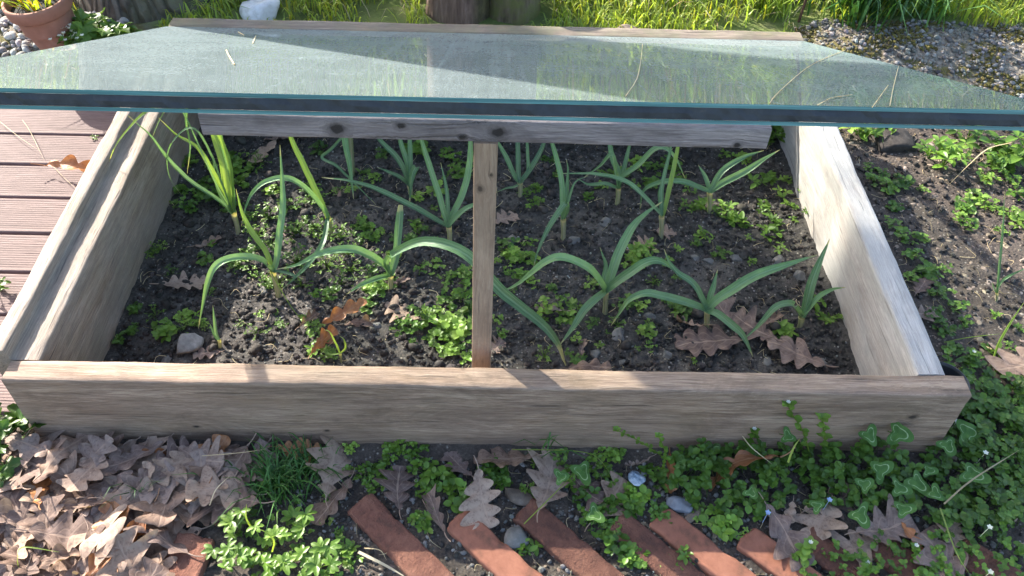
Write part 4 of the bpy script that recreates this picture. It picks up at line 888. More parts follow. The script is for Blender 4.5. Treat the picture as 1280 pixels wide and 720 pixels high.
# ---- the mat of chickweed and clover at the right, nobody could count it
MAT = [[(850, 548), (905, 520), (960, 530), (1010, 528), (1080, 548), (1165, 558), (1205, 495), (1195, 440), (1240, 462), (1290, 480), (1290, 640), (1220, 670), (1150, 640), (1075, 632), (1010, 628), (940, 645), (860, 628), (825, 600)],
       [(1180, 640), (1290, 600), (1290, 740), (1110, 740), (1110, 690)], [(990, 690), (1100, 660), (1200, 740), (1020, 740)]]
def carpet(name, polys, dens, hmin, hmax, mats_, seed, lsz=(.006, .012), label=None, box=(-.3, 1.7, -.35, .3)):
    r = np.random.default_rng(seed); A = Acc(); x0_, x1_, y0_, y1_ = box; N = int((x1_-x0_)*(y1_-y0_)*dens)
    X = r.uniform(x0_, x1_, N); Y = r.uniform(y0_, y1_, N); q = px(np.stack([X, Y, np.full(N, .012)], -1)); keep = np.zeros(N, bool)
    for p_ in polys: keep |= inpoly(q, p_)
    keep &= ~((X > -.02) & (X < 1.312) & (Y > -.006) & (Y < .05)) & ~((X > 1.23) & (X < 1.295) & (Y > 0) & (Y < .9))
    X, Y = X[keep], Y[keep]; n1 = f2(X, Y, 22, 3, seed*1.); Hn = ground_h(X, Y)
    for i in range(len(X)):
        if n1[i] < -.38: continue
        hh = (hmin+(hmax-hmin)*np.clip(.5+n1[i]+r.normal(0, .15), 0, 1)); c = np.array([X[i], Y[i], Hn[i]+hh]); nl = r.integers(3, 6); tt = (.6+.7*r.random())
        V, F, U = tube([c-np.array([r.normal(0, .004), r.normal(0, .004), hh]), c], [.0006, .0005], 3, n=3); A.add(V, F, U, .7*tt)
        for k in range(nl):
            sz = r.uniform(*lsz); V, F, U = leaf_blade(sz, sz*.9, 5, 5, .22, .2); A.add(place(V, k*6.283/nl+r.random(), r.uniform(-.1, .6), r.normal(0, .25), c), F, U, tt*(.8+.4*r.random()))
    return tag(obj(name, A.mesh(name, [M[mats_]])), label, None, None, 'stuff')
carpet('ground_cover', [MAT[0]], 9000, .006, .036, 'carpet', 5, label='dense dark green chickweed and clover mat at the right end of the frame')
carpet('ground_cover', MAT[1:]+[[(1205, 500), (1300, 470), (1300, 640), (1230, 640)]], 7000, .004, .022, 'weed', 6, (.004, .0085), label='small leaved light green ground cover at the bottom right')
carpet('ground_cover', [[(290, 640), (420, 600), (440, 740), (270, 740)]], 3000, .003, .012, 'carpet', 8, (.004, .008), label='sparse low ground cover left of the bricks')
# taller leaders standing before the board
def sprig(p0, pts, label, col='weed', ls=.008, fl=0, name='chickweed_stem', group='tall stems at the front board', z0=0):
    b = onz(*p0, z0); b[2] = h_at(b[0], b[1])[0]
    P = [b]+[onY(*p, b[1]+.01*(i+1)) for i, p in enumerate(pts)]; P = [p if i == 0 else np.array([p[0], min(p[1], -.004) if b[1] < 0 else p[1], max(p[2], b[2]+.005)]) for i, p in enumerate(P)]
    A = Acc(); V, F, U = tube(np.array(P)-b, [.0011, .0007], 5, n=16); A.add(V, F, U, (.9, .75, .5)); C = spline(np.array(P)-b, 9); r = np.random.default_rng(int(p0[0]))
    for i in range(2, 9):
        for q in range(2 if i < 8 else 5):
            a = q*math.pi+i*1.5 if i < 8 else q*1.256; sz = ls*(.8+.5*r.random()); V, F, U = leaf_blade(sz, sz*.8, 5, 6, .25, .2); A.add(place(V, a, .3+.3*(i == 8), 0, C[i]), F, U, .8+.5*r.random())
    t = tag(obj(name, A.mesh(name, [M[col]]), None, b), label, 'weed', group)
    if fl:
        B = Acc()
        for q in range(6):
            V, F, U = leaf_blade(.004, .0026, 3, 4, .1, -.1); B.add(place(V, q*1.05, .5, 0, C[8]+np.array([0, 0, .004])), F, U)
        obj('flower', B.mesh('flower', [M['flower']]), t)
sprig((1015, 575), [(1004, 540), (990, 515), (981, 493)], 'tall hairy bittercress with white flower head in front of the front board', fl=1, ls=.010)
sprig((1035, 570), [(1030, 545), (1024, 512)], 'stem with round leaves beside the tall flowering one', ls=.010)
sprig((930, 570), [(938, 548), (940, 530)], 'short flowering stem before the board left of the tall one', fl=1, ls=.008)
sprig((1140, 560), [(1150, 545), (1152, 525)], 'clover like sprig leaning on the right end of the front board', ls=.012)
sprig((1010, 705), [(1005, 690), (1012, 680)], 'white flowered sprig over the orange brick', fl=1, ls=.012)
sprig((1095, 640), [(1088, 628), (1082, 620)], 'pale yellow green bud tip above the tan leaf', ls=.007, fl=1)
sprig((1148, 705), [(1146, 695), (1144, 684)], 'pale bud tip at the bottom right beside the mauve leaf', ls=.007, fl=1)
sprig((1084, 722), [(1084, 712), (1083, 705)], 'yellow green bud tip at the bottom edge', ls=.008, fl=1)
sprig((838, 575), [(800, 552), (770, 535)], 'long thin stem with tiny leaves crossing the middle of the front board foot', ls=.006)
sprig((822, 595), [(832, 570), (823, 545)], 'small stem before the board above the blue shard', ls=.006)
sprig((1185, 472), [(1187, 460), (1184, 440)], 'yellow green seedling tip at the rim of the black pot', ls=.008)
sprig((1206, 470), [(1215, 455), (1216, 442)], 'white flowered seedling behind the black pot', ls=.010, fl=1)
# ---- variegated ivy leaves, each one standing out of the mat
IV = [(727, 588, 34, 'pale edged ivy leaf against the board right of the large mauve oak leaf'), (742, 642, 28, 'ivy leaf beside the third brick'), (700, 596, 24, 'dark ivy leaf touching the large mauve oak leaf'),
      (1086, 543, 30, 'ivy leaf low on the front board left of the largest one'), (1122, 542, 36, 'largest ivy leaf lying against the front board'), (1100, 588, 32, 'ivy leaf under the right half of the front board'),
      (1145, 602, 34, 'broad ivy leaf in the middle of the mat'), (1123, 610, 28, 'ivy leaf left of the broad one'), (1080, 606, 24, 'small ivy leaf at the left of the ivy group'), (1168, 616, 24, 'ivy leaf right of the broad one with a white petal below'),
      (1208, 541, 36, 'ivy leaf beyond the right end of the front board'), (1184, 556, 26, 'ivy leaf at the lower right corner of the front board'), (1214, 592, 34, 'ivy leaf on the right beside the yellow stem'), (1128, 637, 26, 'ivy leaf above the tan oak leaf'),
      (1075, 643, 32, 'ivy leaf left of the tan oak leaf'), (984, 545, 24, 'ivy leaf behind the tall flowering stem'), (1020, 633, 20, 'dull small ivy leaf above the mauve oak leaf'), (938, 615, 20, 'tiny ivy leaf in the left part of the mat'), (1160, 588, 20, 'narrow ivy leaf behind the broad one')]
for k, (a, b, s_, lab) in enumerate(IV):
    V, F, U = leaf_lobed(1., 3, k); zz = .029+.004*(k % 3); q = onz(a, b, zz)
    if q[1] > -.012 and q[0] < 1.31: q = onY(a, b, -.014)
    s2 = .9*s_*np.linalg.norm(q-CAMP)/CF; A = Acc(); A.add(V*s2, F, U)
    o = empty('ivy_sprig', q, lab, 'ivy', 'variegated ivy leaves in the mat'); o.rotation_euler = (.45, 0, 0)
    obj('leaf', A.mesh('leaf', [M['ivy']]), o, (0, 0, 0), (.12*(k % 3-1), .1*(k % 4-2), -1.2+1.9*((k*37 % 11)/11)))
    V, F, U = tube([(0, 0, 0), (-.004, .004, -.012), (-.002, .008, -.034)], .0007, 4, n=6); obj('stalk', mesh('stalk', V, F, U, mats=[M['weed']], col=np.ones((len(V), 3))), o)

# ------------------------------------------------------------------ grass
def blades(A, X, Y, Z, hgt, wdt, r, lean=.5, straight=3):
    for i in range(len(X)):
        a = r.random()*6.283; L_b = hgt[i]; ln = abs(r.normal(lean, .25))*L_b; d = np.array([math.cos(a), math.sin(a), 0])
        P = np.array([[0, 0, 0], d*ln*.25+[0, 0, L_b*.5], d*ln*.7+[0, 0, L_b*.85], d*ln*1.25+[0, 0, L_b*(1-.35*min(1, ln/L_b))]])+[X[i], Y[i], Z[i]]
        sv = np.array([-d[1], d[0], 0])*wdt*(.7+.6*r.random())/2; w4 = np.array([.8, 1, .7, .06])[:, None]
        V = np.stack([P-sv*w4, P+sv*w4], 1).reshape(-1, 3); F = np.array([[0, 1, 3, 2], [2, 3, 5, 4], [4, 5, 7, 6]]); U = np.tile([[.2, .2], [.2, .8]], (4, 1)); A.add(V, F, U, _tc(r))
def _tc(r): return np.array([1, 1, 1])*(.65+.6*r.random())*(np.array([1.25, .95, .7]) if r.random() < .15 else 1)
r = np.random.default_rng(21)
def lawn(name, x0, x1, y0, y1, N, hm, wd, seed, label, mat='grass', avoid=True, lean=.5):
    r = np.random.default_rng(seed); X = r.uniform(x0, x1, N); Y = r.uniform(y0, y1, N); dn = f2(X, Y, 5, 3, seed); k = (dn > -.35+.25*r.normal(0, 1, N)*.3)
    if avoid:
        k &= np.hypot(X+.18, Y-1.28) > .2; k &= np.hypot(X-.62, Y-1.2) > .16; k &= ~((X < -.12) & (Y < 1.13)); k &= ~((X > 1.33) & (Y < 1.15+.03*np.sin(X*20)))
        k &= ~((Y < 1.03) & (r.random(N) < .7))
        k &= ~((np.hypot(X-.1, Y-1.13) < .06)); k &= ~((np.hypot(X+.3, Y-1.03) < .12))
    X, Y, dn = X[k], Y[k], dn[k]; A = Acc(); Z = ground_h(X, Y)-.003; edge = np.clip((Y-.95)/.25, .35, 1)
    blades(A, X, Y, Z, hm*(.5+.9*r.random(len(X)))*(1+.5*dn)*edge, wd, r, lean); tag(obj(name, A.mesh(name, [M[mat]])), label, None, None, 'stuff')
lawn('grass', -.9, 2.6, .93, 1.75, 30000, .060, .0034, 31, 'bright sunlit grass behind the back board')
lawn('grass', -2.5, 4.5, 1.7, 4.2, 15000, .11, .008, 32, 'taller meadow grass further back', avoid=False)
lawn('grass', -9, 11, 4.1, 12, 9000, .2, .03, 33, 'meadow grass in the distance', avoid=False)
lawn('grass', -1.2, 2.8, 1.3, 1.9, 7000, .17, .005, 37, 'taller grass stems a step behind the board', avoid=False, lean=.25)
lawn('straw', -.7, 2.4, 1.25, 1.8, 1500, .15, .0035, 38, 'upright dry stems in the taller grass', 'straw', avoid=False, lean=.2)
lawn('straw', -.7, 2.4, .93, 1.5, 900, .05, .0016, 34, 'dry stalks in the grass behind the back board', 'straw', lean=1.2)
def tuft(x, y, N, hh, wd, rad, label, cat='grass tuft', mat='darkgrass', seed=1, lean=.7, group=None, z=None):
    r = np.random.default_rng(seed); a = r.random(N)*6.283; q = np.abs(r.normal(0, rad, N)); X = np.cos(a)*q; Y = np.sin(a)*q; A = Acc(); z = float(ground_h(np.float64(x), np.float64(y))) if z is None else z
    blades(A, X, Y, X*0, hh*(.5+.8*r.random(N)), wd, r, lean); return tag(obj('grass_tuft', A.mesh('grass_tuft', [M[mat]]), None, (x, y, z)), label, cat, group)
tuft(1.50, 1.19, 260, .13, .006, .055, 'coarse bluish green grass tuft behind the right end of the back board', seed=3)
tuft(1.64, 1.20, 160, .11, .006, .045, 'coarse grass tuft right of the larger one behind the gravel', seed=4)
tuft(1.99, 1.25, 220, .12, .006, .055, 'coarse grass tuft in the top right corner', seed=5)
tuft(1.27, 1.24, 200, .09, .004, .06, 'fine light grass tuft left of the thin rusty stake', mat='grass', seed=6)
q = onz(345, 610, 0); tuft(q[0], q[1]+.01, 240, .045, .0022, .028, 'dark fine grass tuft in front of the board between the leaf drift and the bricks', seed=7)
q = onz(385, 585, 0); tuft(q[0], q[1], 90, .035, .002, .018, 'small grass tuft right of the dark fine one', seed=8)
q = onz(180, 620, 0); tuft(q[0], q[1], 14, .035, .0014, .008, 'few thin blades poking through the leaf drift', seed=9, z=.012)
q = onz(675, 560, 0); tuft(q[0], -.015, 8, .05, .0022, .01, 'long curved blade before the middle of the front board', seed=12)
def long_blade(pts, z0, w_, label, mat='straw', Y=None, group='loose stalks'):
    if Y is None: P = np.array([onz(*p, z) for p, z in zip(pts, z0)])
    else: P = np.array([onY(*p, Y) for p in pts])
    b = P[0].copy(); V, F, U = strip(P-b, [w_, w_, w_*.8, w_*.1], None, .3, 3, 18, 0, .0); tag(obj('grass_stalk', mesh('grass_stalk', V, F, U, mats=[M[mat]], col=np.ones((len(V), 3))), None, b), label, 'stalk', group)
long_blade([(1180, 630), (1215, 600), (1275, 562)], (.03, .045, .05), .0022, 'yellow stalk leaning across the mat at the right')
long_blade([(1175, 635), (1195, 690), (1215, 722)], (.03, .035, .03), .0022, 'green yellow stalk running down to the bottom right', 'grass')
long_blade([(928, 545), (940, 560), (965, 580)], (.045, .05, .03), .0016, 'bent straw in front of the orange folded leaf')
long_blade([(985, 578), (992, 560), (1000, 548)], (.03, .05, .06), .003, 'short bright blade right of the bent straw', 'grass')
long_blade([(640, 562), (720, 564), (750, 575), (772, 610)], (.03, .035, .03, .01), .0015, 'thin stalk arching left of the blue shard', 'grass')
long_blade([(655, 655), (680, 630), (720, 590)], (.015, .02, .02), .0016, 'thin stalk crossing the third brick', 'grass')
long_blade([(1265, 0+178), (1235, 186), (1212, 205), (1185, 232)], (.03, .06, .05, .0), .0024, 'brown bent stem right of the frame')
long_blade([(1180, 428), (1210, 422), (1252, 417)], (.02, .03, .03), .0018, 'thin green stem lying right of the side board', 'grass')
long_blade([(1232, 433), (1250, 441), (1275, 452)], (.008, .01, .012), .0024, 'pale dry stem above the large pale leaf')
long_blade([(24, 712), (22, 695), (30, 684), (74, 690)], (.02, .035, .045, .04), .0022, 'bright grass blade bent over the oak leaf drift', 'grass')
long_blade([(315, 660), (308, 648), (308, 630)], (.02, .035, .05), .0024, 'upright bright blade left of the cinquefoil', 'grass')
long_blade([(340, 690), (342, 675), (330, 664), (322, 662)], (.02, .035, .045, .045), .0026, 'bright blade curving beside the cinquefoil', 'grass')
long_blade([(262, 632), (270, 612), (288, 594)], (.03, .04, .05), .0014, 'pale pink straw over the right edge of the leaf drift')
long_blade([(252, 570), (300, 566), (334, 561)], (.03, .05, .06), .0012, 'pale straw before the board left of the grass tuft')
long_blade([(448, 690), (480, 706), (508, 722)], (.0, .002, .002), .004, 'grey stick lying left of the first brick')
long_blade([(455, 685), (475, 688), (483, 700)], (.0, .006, .002), .0015, 'curved twig left of the first brick')
long_blade([(330, 300+25), (365, 385), (385, 405)], (.06, .03, .0), .0018, 'thin green stalk crossing the arching leek leaf on the left', 'grass')
long_blade([(28, 150), (38, 165), (55, 200)], (.003, .003, .003), .0012, 'thin twig on the decking above the curly leaf')
long_blade([(0, 152), (25, 172), (52, 190)], (.003, .006, .003), .0010, 'thin straw on the decking at the left edge')
long_blade([(64, 205), (80, 222), (98, 238)], (.003, .003, .003), .0010, 'thin straw below the curly leaf on the decking')
# cinquefoil and the leafy weed at the left
def palmate(A, c, s_, r, mat_t=1.):
    a0 = r.random()*6.28
    for q in range(5):
        V, F, U = leaf_blade(s_, s_*.52, 5, 9, .3, .2); V[:, 1] *= 1+.12*np.sin(V[:, 0]/s_*38); A.add(place(V, a0+(q-2)*.85, .15+.2*r.random(), r.normal(0, .15), c), F, U, mat_t*(.8+.4*r.random()))
r = np.random.default_rng(77)
for k, (a, b, lab) in enumerate([(315, 695, 'cinquefoil with pale toothed leaflets left of the upright bright blade'), (372, 655, 'cinquefoil stalk standing highest by the grass tuft'), (345, 700, 'cinquefoil with sunlit leaflets at the bottom edge'),
        (285, 690, 'cinquefoil beside the lone brick'), (395, 700, 'cinquefoil left of the grey stick'), (300, 655, 'small cinquefoil at the foot of the leaf drift'), (330, 675, 'cinquefoil in the middle of its group'), (390, 688, 'cinquefoil with a yellow tip')]):
    b0 = onz(a, b+12, 0); b0[2] = h_at(b0[0], b0[1])[0]; A = Acc()
    for q in range(5):
        e = np.array([r.normal(0, .012), r.normal(0, .01), .018+.02*r.random()]); V, F, U = tube([(0, 0, 0), e*np.array([.4, .4, .7]), e], .0006, 4, n=5); A.add(V, F, U, (1.1, .9, .7)); palmate(A, e, .011+.006*r.random(), r)
    tag(obj('cinquefoil', A.mesh('cinquefoil', [M['weed' if k % 2 == 0 else 'carpet']]), None, b0), lab, 'weed', 'cinquefoils left of the bricks')
def bush(loc, n_, R, Hh, ls, mat, label, lobes=5, seed=1, name='leafy_weed', cat='weed'):
    r = np.random.default_rng(seed); A = Acc()
    for k in range(n_):
        a = r.random()*6.28; q = R*math.sqrt(r.random()); e = np.array([math.cos(a)*q, math.sin(a)*q, Hh*(.35+.65*r.random())*(1-.4*(q/R)**2)])
        V, F, U = tube([(e[0]*.2, e[1]*.2, 0), e*np.array([.6, .6, .75]), e], .0009, 4, n=5); A.add(V, F, U, .9)
        V, F, U = leaf_lobed(ls*(.6+.7*r.random()), lobes, k, .3); A.add(place(V, a+r.normal(0, .5), r.uniform(-.5, .25), r.normal(0, .3), e), F, U, .7+.6*r.random())
    return tag(obj(name, A.mesh(name, [M[mat]]), None, loc), label, cat)
bush((-.055, -.03, -.01), 60, .072, .075, .032, 'carpet', 'leafy green weed with lobed leaves at the left end of the front board', 5, 3)
q = onz(130, 52, .06); bush((q[0]+.0, q[1], .04), 34, .055, .085, .05, 'carpet', 'dark broad leaved plant in front of the oak trunk', 7, 5, 'broad_leaved_plant', 'plant')
q = onz(95, 50, .06); bush((q[0]+.0, q[1]-.015, .05), 34, .03, .045, .014, 'weed', 'small plant with cream flowers between pot and trunk', 7, 8, 'flowering_plant', 'plant')
A = Acc(); r = np.random.default_rng(4)
for k in range(34):
    c = np.array([r.normal(0, .018), r.normal(0, .015), .028+.02*r.random()])
    for q2 in range(5):
        V, F, U = leaf_blade(.0055, .004, 3, 4, .1, -.1); A.add(place(V, q2*1.256, .4, 0, c), F, U)
obj('blossom', A.mesh('blossom', [M['flower']]), COL.objects[-1] if False else bpy.data.objects['flowering_plant'])
q = onz(-12, 346, .03); bush((q[0], q[1], -.004), 6, .018, .03, .018, 'weed', 'bright green sprig entering at the left edge over the decking', 3, 11)
q = onz(105, 186-50, .0); 
for k, (a, b, lab) in enumerate([(118, 172, 'tiny yellow green seedling on the decking beside the frame'), (147, 136, 'tiny seedling in the decking joint under the glass edge')]):
    q = onz(a, b, -.004); tag(obj('seedling', WD['spoon'][k], None, (q[0], q[1], -.006), (0, 0, k), .6), lab, 'weed')
# blue and white flowers, petals on the mat
for k, (a, b, m_, lab) in enumerate([(1037, 625, 'blueflower', 'small blue speedwell flower above the mauve leaf'), (1196, 527, 'flower', 'tiny white flower beyond the right end of the board'), (1232, 566, 'flower', 'tiny white flower on the mat near the yellow stalk'),
        (960, 641, 'blueflower', 'very small bluish flower above the orange brick'), (1238, 715, 'flower', 'white flower at the bottom right corner'), (1237, 659, 'flower', 'tiny white flower near the rightmost brick')]):
    q = onz(a, b, .034); A = Acc()
    for z_ in range(5): V, F, U = leaf_blade(.0042, .0034, 3, 4, .1, -.05); A.add(place(V, z_*1.256, .25, 0), F, U)
    V, F, U = tube([(0, 0, 0), (0, .002, -.03)], .0005, 4, n=3); A.add(V, F, U); tag(obj('small_flower', A.mesh('small_flower', [M[m_]]), None, q), lab, 'flower')

# ------------------------------------------------------------------ pots, stones, stake
def lathe(prof, k=48, name='body', mat=None):
    a = np.arange(k)*2*math.pi/k; prof = np.array(prof); V = np.stack([prof[:, 0][:, None]*np.cos(a), prof[:, 0][:, None]*np.sin(a), np.repeat(prof[:, 1][:, None], k, 1)], -1).reshape(-1, 3)
    n_ = len(prof); i = np.arange(n_-1)[:, None]*k; j = np.arange(k)[None]
    return mesh(name, V, np.stack([i+j, i+(j+1) % k, i+k+(j+1) % k, i+k+j], -1).reshape(-1, 4), mats=[mat])
q = onz(73, 60, .04); pot = empty('terracotta_pot', (q[0]-.005, q[1]+.02, .035), 'terracotta flower pot with yellow green shoots left of the oak trunk', 'flower pot')
pot.rotation_euler = (math.radians(3), math.radians(-5), 0)
obj('body', lathe([(0, .004), (.036, 0), (.040, .002), (.047, .03), (.056, .075), (.059, .09), (.059, .092)], 56, 'body', M['terracotta']), pot)
obj('rim', lathe([(.0585, .086), (.065, .088), (.068, .092), (.070, .112), (.069, .117), (.064, .118), (.062, .112), (.058, .095), (.055, .05)], 56, 'rim', M['terracotta']), pot)
obj('potting_soil', lathe([(.0595, .098), (.04, .103), (.0, .105)], 40, 'potting_soil', M['clod']), pot)
A = Acc(); r = np.random.default_rng(9)
for k in range(46):
    a = r.random()*6.28; q_ = .045*math.sqrt(r.random()); p = np.array([math.cos(a)*q_, math.sin(a)*q_, .1]); d = np.array([math.cos(a)*.4+r.normal(0, .3), math.sin(a)*.4+r.normal(0, .3), 1])*.05*(.5+.8*r.random())
    V, F, U = strip([p, p+d*.5, p+d+np.array([d[0]*.4, d[1]*.4, -.006])], [.004, .006, .005, .001], None, .4, 3, 9); A.add(V, F, U, (1.1, 1., .6) if k % 4 else (1.7, .8, .5))
obj('shoots', A.mesh('shoots', [M['grass']]), pot)
q = onz(1190, 462, .03); bp = empty('black_pot', (1.336, .098, -.018), 'black plastic plant pot sunk beside the right end of the front board', 'flower pot')
obj('wall', lathe([(.03, -.03), (.036, .05), (.038, .058), (.0395, .058), (.0395, .062), (.0365, .063), (.035, .058), (.028, -.02), (0, -.02)], 56, 'wall', M['black']), bp)
V, F, U = leaf_blade(.034, .02, 7, 12, .2, .15); o = obj('drooping_leaf', mesh('drooping_leaf', V, F, U, mats=[M['weed']], col=np.ones((len(V), 3))), None, (1.312, .088, .052), (.1, 0, .2)); tag(o, 'single oval green leaf lying over the black pot', 'leaf')
def stone(p, size, mat, label, seed, flat=(1, .8, .6), z=.0, name='stone', group=None, cat='stone'):
    q = onz(*p, 0); q = onz(*p, h_at(q[0], q[1])[0]+z); s_ = size*np.linalg.norm(q-CAMP)/CF/2
    V0, F = ICO[4]; rr_ = np.random.default_rng(seed+900); dn_ = rr_.normal(0, 1, (11, 3)); dn_ /= np.linalg.norm(dn_, axis=1)[:, None]
    sup = np.max(V0@dn_.T/np.clip(rr_.uniform(.72, 1.05, 11), .1, 2)[None], axis=1); V = V0/np.maximum(sup, .8)[:, None]*np.array(flat)*s_*1.05; V = V+s_*.07*fbm(V/s_*2.5+seed, 4)[:, None]*V0+s_*.015*fbm(V/s_*14+seed, 2)[:, None]*V0
    return tag(obj(name, mesh(name, V, F, mats=[M[mat]], col=np.ones((len(V), 3))*(.6 if group or name == 'bark_piece' or 'cube' in label else 1.)), None, q-np.array([0, 0, s_*.25 if group else 0]), (0, 0, seed)), label, cat, group)
stone((235, 430), 30, 'stone', 'rounded grey stone on the soil near the front left corner', 1, z=.005)
stone((328, 14), 42, 'whitestone', 'white sunlit stone behind the back board near the oak', 2, (1, .9, .62), z=.006)
stone((848, 632), 26, 'slate', 'smooth slate blue pebble at the top of the orange brick', 3, (1, .7, .5), z=.006)
stone((644, 676), 28, 'stone', 'small grey cube like stone between the second and third bricks', 4, (1, .9, .8), z=.002)
stone((796, 598), 20, 'blueglass', 'bluish white shard near the foot of the front board', 5, (1, .8, .4), z=.012, name='shard', cat='shard')
stone((650, 622), 34, 'chip', 'piece of pale bark between two pink leaves', 6, (1.3, .45, .25), z=.006, name='bark_piece', cat='bark')
stone((866, 646), 26, 'chip', 'pale wood chip right of the slate blue pebble', 7, (1.3, .4, .2), z=.002, name='wood_chip', cat='wood chip')
stone((1108, 172), 54, 'clod', 'dark mossy clod of earth outside the right side board', 8, (1.2, .8, .34), z=.0, name='earth_clod', cat='clod')
stone((792, 63-20), 34, 'chip', 'brown dead grass clump behind the back board right of the stump', 9, (1, .6, .5), z=.01, name='dead_grass', cat='dead grass')
for k, (a, b, s_) in enumerate([(328, 363, 12), (285, 345, 10), (775, 418, 20), (745, 442, 16), (702, 290-20, 14), (755, 278, 18), (834, 443, 14), (812, 395, 12), (972, 325, 16), (920, 322, 14), (885, 325, 12), (1000, 345, 18), (470, 408, 14), (590, 440, 10), (716, 300, 16), (640, 300, 14), (868, 322, 12), (780, 452, 12), (208, 450, 16), (185, 300, 12), (420, 290, 12), (960, 452, 12), (1030, 452, 14)]):
    stone((a, b), s_, 'stone', 'small grey stone lying on the bed soil', 40+k, z=.001, group='small stones on the bed soil')
stk = onz(998, 38, .04); V, F, U = tube([(0, 0, -.05), (.01, .005, .15), (.03, .02, .45)], .0035, 8, n=8)
tag(obj('rusty_stake', mesh('rusty_stake', V, F, U, mats=[M['rust']]), None, stk+np.array([0, .02, 0])), 'thin dark rusty rod standing behind the right end of the back board', 'stake')

# ------------------------------------------------------------------ clods, chips, gravel: nobody could count them
def scatter(name, N, xr, yr, smin, smax, mat, seed, label, flat=.7, cond=None, power=2.2, tint=(.5, 1.4), sub=1, sink=.3):
    r = np.random.default_rng(seed); X = r.uniform(*xr, N); Y = r.uniform(*yr, N)
    if cond is not None: k = cond(X, Y, r); X, Y = X[k], Y[k]
    N = len(X); S = smin+(smax-smin)*r.random(N)**power; Z = h_at(X, Y); V0, F0 = ICO[sub]; nv = len(V0)
    protos = [V0*(1+.35*fbm(V0*1.3+j*5, 3))[:, None] for j in range(12)]
    a = r.random(N)*6.283; b = r.normal(0, .5, N); V = np.zeros((N, nv, 3))
    for i in range(N):
        R_ = rotz(a[i])@rotx(b[i]); V[i] = (protos[i % 12]*np.array([1, .55+.4*((i*7 % 10)/10), flat]))@R_.T*S[i]
    V += np.stack([X, Y, Z+S*(flat-sink)], -1)[:, None]; F = (F0[None]+np.arange(N)[:, None, None]*nv).reshape(-1, 3)
    T = np.repeat(r.uniform(*tint, N)[:, None]*(1+r.normal(0, .04, (N, 3))), nv, 0)
    return tag(obj(name, mesh(name, V.reshape(-1, 3), F.astype(np.int32), mats=[M[mat]], col=T, smooth=sub > 1)), label, None, None, 'stuff')
scatter('soil_clods', 17000, (.05, 1.236), (.04, .80), .0009, .0065, 'clod', 1, 'loose dark crumbs of soil in the bed', power=3, tint=(.6, 1.6), sub=1)
scatter('soil_clods', 320, (.05, 1.236), (.04, .80), .006, .0125, 'clod', 11, 'larger clods of soil in the bed', power=2.5, tint=(.7, 1.4), sub=2, sink=.45)
scatter('grit', 2600, (.05, 1.236), (.04, .80), .0007, .0028, 'stone', 2, 'light grit in the bed soil', power=2)
scatter('wood_chips', 1500, (.05, 1.236), (.04, .80), .0015, .0065, 'chip', 3, 'dry bits of straw and bark in the bed', flat=.15, power=3, cond=lambda x, y, r: (f2(x, y, 7, 3, 8.) > .05))
scatter('mulch', 6500, (1.29, 2.1), (-.02, .92), .001, .008, 'chip', 4, 'dry mulch and crumbs outside the right side board', flat=.22, power=3, tint=(.35, 1.5))
scatter('soil_clods', 5000, (1.29, 2.1), (-.02, .92), .001, .007, 'clod', 5, 'dark crumbs outside the right side board', power=3)
scatter('gravel', 5200, (1.34, 2.4), (.84, 1.15), .0012, .0085, 'stone', 6, 'pale gravel strip behind the right side of the glass', tint=(.25, 1.15), power=3.2, sub=1, cond=lambda x, y, r: (x > 1.33) & (y < 1.14))
scatter('gravel', 9000, (1.34, 2.3), (.83, 1.15), .0008, .003, 'chip', 16, 'fine mulch and grit of the bank behind the glass', tint=(.4, 1.6), power=2)
scatter('gravel', 1300, (-1.0, -.2), (.93, 1.12), .003, .013, 'stone', 7, 'pale gravel and pebbles left of the flower pot', tint=(.8, 1.8), power=1.6, sub=2)
scatter('moss', 8500, (1.34, 2.4), (.86, 1.14), .002, .006, 'moss', 8, 'olive brown moss cushions on the gravel strip', flat=.8, tint=(.6, 1.4), cond=lambda x, y, r: (f2(x, y, 12, 3, 3.) > .02), sub=1)
scatter('moss', 500, (-.9, -.22), (.93, 1.1), .003, .007, 'moss', 9, 'moss among the pebbles left of the flower pot', flat=.8, cond=lambda x, y, r: (f2(x, y, 12, 3, 3.) > .15))
def bcond(x, y, r): return (y < -.02)
scatter('grit', 3600, (.36, 1.35), (-.30, -.012), .0008, .0055, 'stone', 10, 'grit and little pebbles in the joints of the bricks', power=3, cond=bcond, tint=(.25, .95))
scatter('soil_clods', 4500, (-.1, 1.45), (-.32, -.008), .001, .006, 'clod', 12, 'crumbs of earth in front of the frame', power=3, cond=bcond)
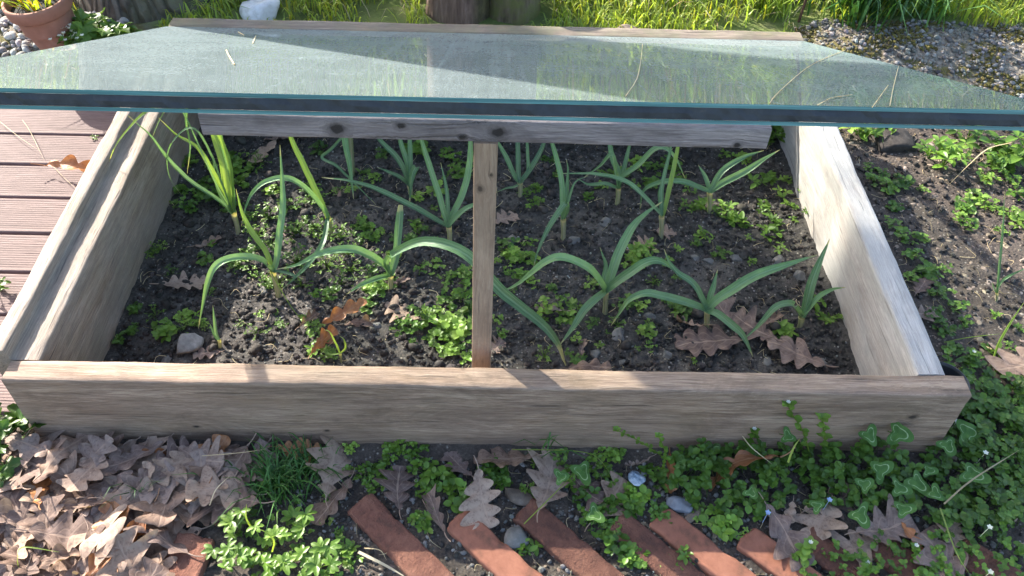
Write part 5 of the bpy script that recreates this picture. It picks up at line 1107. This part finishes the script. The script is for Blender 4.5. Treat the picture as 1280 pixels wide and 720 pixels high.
scatter('wood_chips', 700, (.36, 1.45), (-.32, -.012), .002, .009, 'chip', 13, 'bark and leaf bits in front of the frame', flat=.18, power=2.5, cond=bcond, tint=(.5, 1.4))
def fibres(N, xr, yr, seed, label):
    r = np.random.default_rng(seed); A = Acc()
    for i in range(N):
        x, y = r.uniform(*xr), r.uniform(*yr); z = float(h_at(x, y)[0]); a = r.random()*6.28; L_f = r.uniform(.006, .034); d = np.array([math.cos(a), math.sin(a), 0])*L_f; e = np.array([-d[1], d[0], 0])*r.normal(0, .3)
        V, F, U = tube([np.array([x, y, z+.001]), np.array([x, y, z+.003+.004*r.random()])+d*.5+e, np.array([x, y, z+.0015])+d], [.0006, .0003], 3, n=6); A.add(V, F, U, r.uniform(.3, 1.1))
    tag(obj('root_fibres', A.mesh('root_fibres', [M['straw']]), None), label, None, None, 'stuff')
fibres(520, (.04, 1.24), (.04, .8), 1, 'dry root fibres and bits of straw on the bed soil')
fibres(420, (1.3, 2.0), (0, .9), 2, 'dry fibres on the ground right of the frame')
fibres(320, (.35, 1.45), (-.3, -.02), 3, 'dry fibres among the bricks')
# where many look alike, say which part of their patch each stands in
from collections import defaultdict
G = defaultdict(list)
for o in list(COL.objects):
    if 'label' in o and o.parent is None and 'group' in o: G[(o['group'], o['label'])].append(o)
for (g, lb), L_o in G.items():
    if len(L_o) < 4: continue
    Pp = np.array([px(np.array(o.location)) for o in L_o]); n_ = len(L_o); nc = 2 if n_ < 12 else (3 if n_ < 40 else 5); nr = 2 if n_ < 40 else 4
    ox = np.argsort(np.argsort(Pp[:, 0]))*nc//n_; oy = np.argsort(np.argsort(Pp[:, 1]))*nr//n_
    cn = {2: ['left', 'right'], 3: ['left', 'centre', 'right'], 5: ['far left', 'left', 'centre', 'right', 'far right']}[nc]; rn_ = {2: ['back', 'front'], 4: ['rearmost', 'back', 'front', 'nearest']}[nr]
    for o, a, b in zip(L_o, ox, oy):
        base = lb.split(); suf = f', {rn_[b]} {cn[a]}'; o['label'] = ' '.join(base[:13])+suf
for o in list(COL.objects):
    if o.type == 'MESH' and o.parent is None and 'category' not in o and 'kind' not in o: print('untagged', o.name)
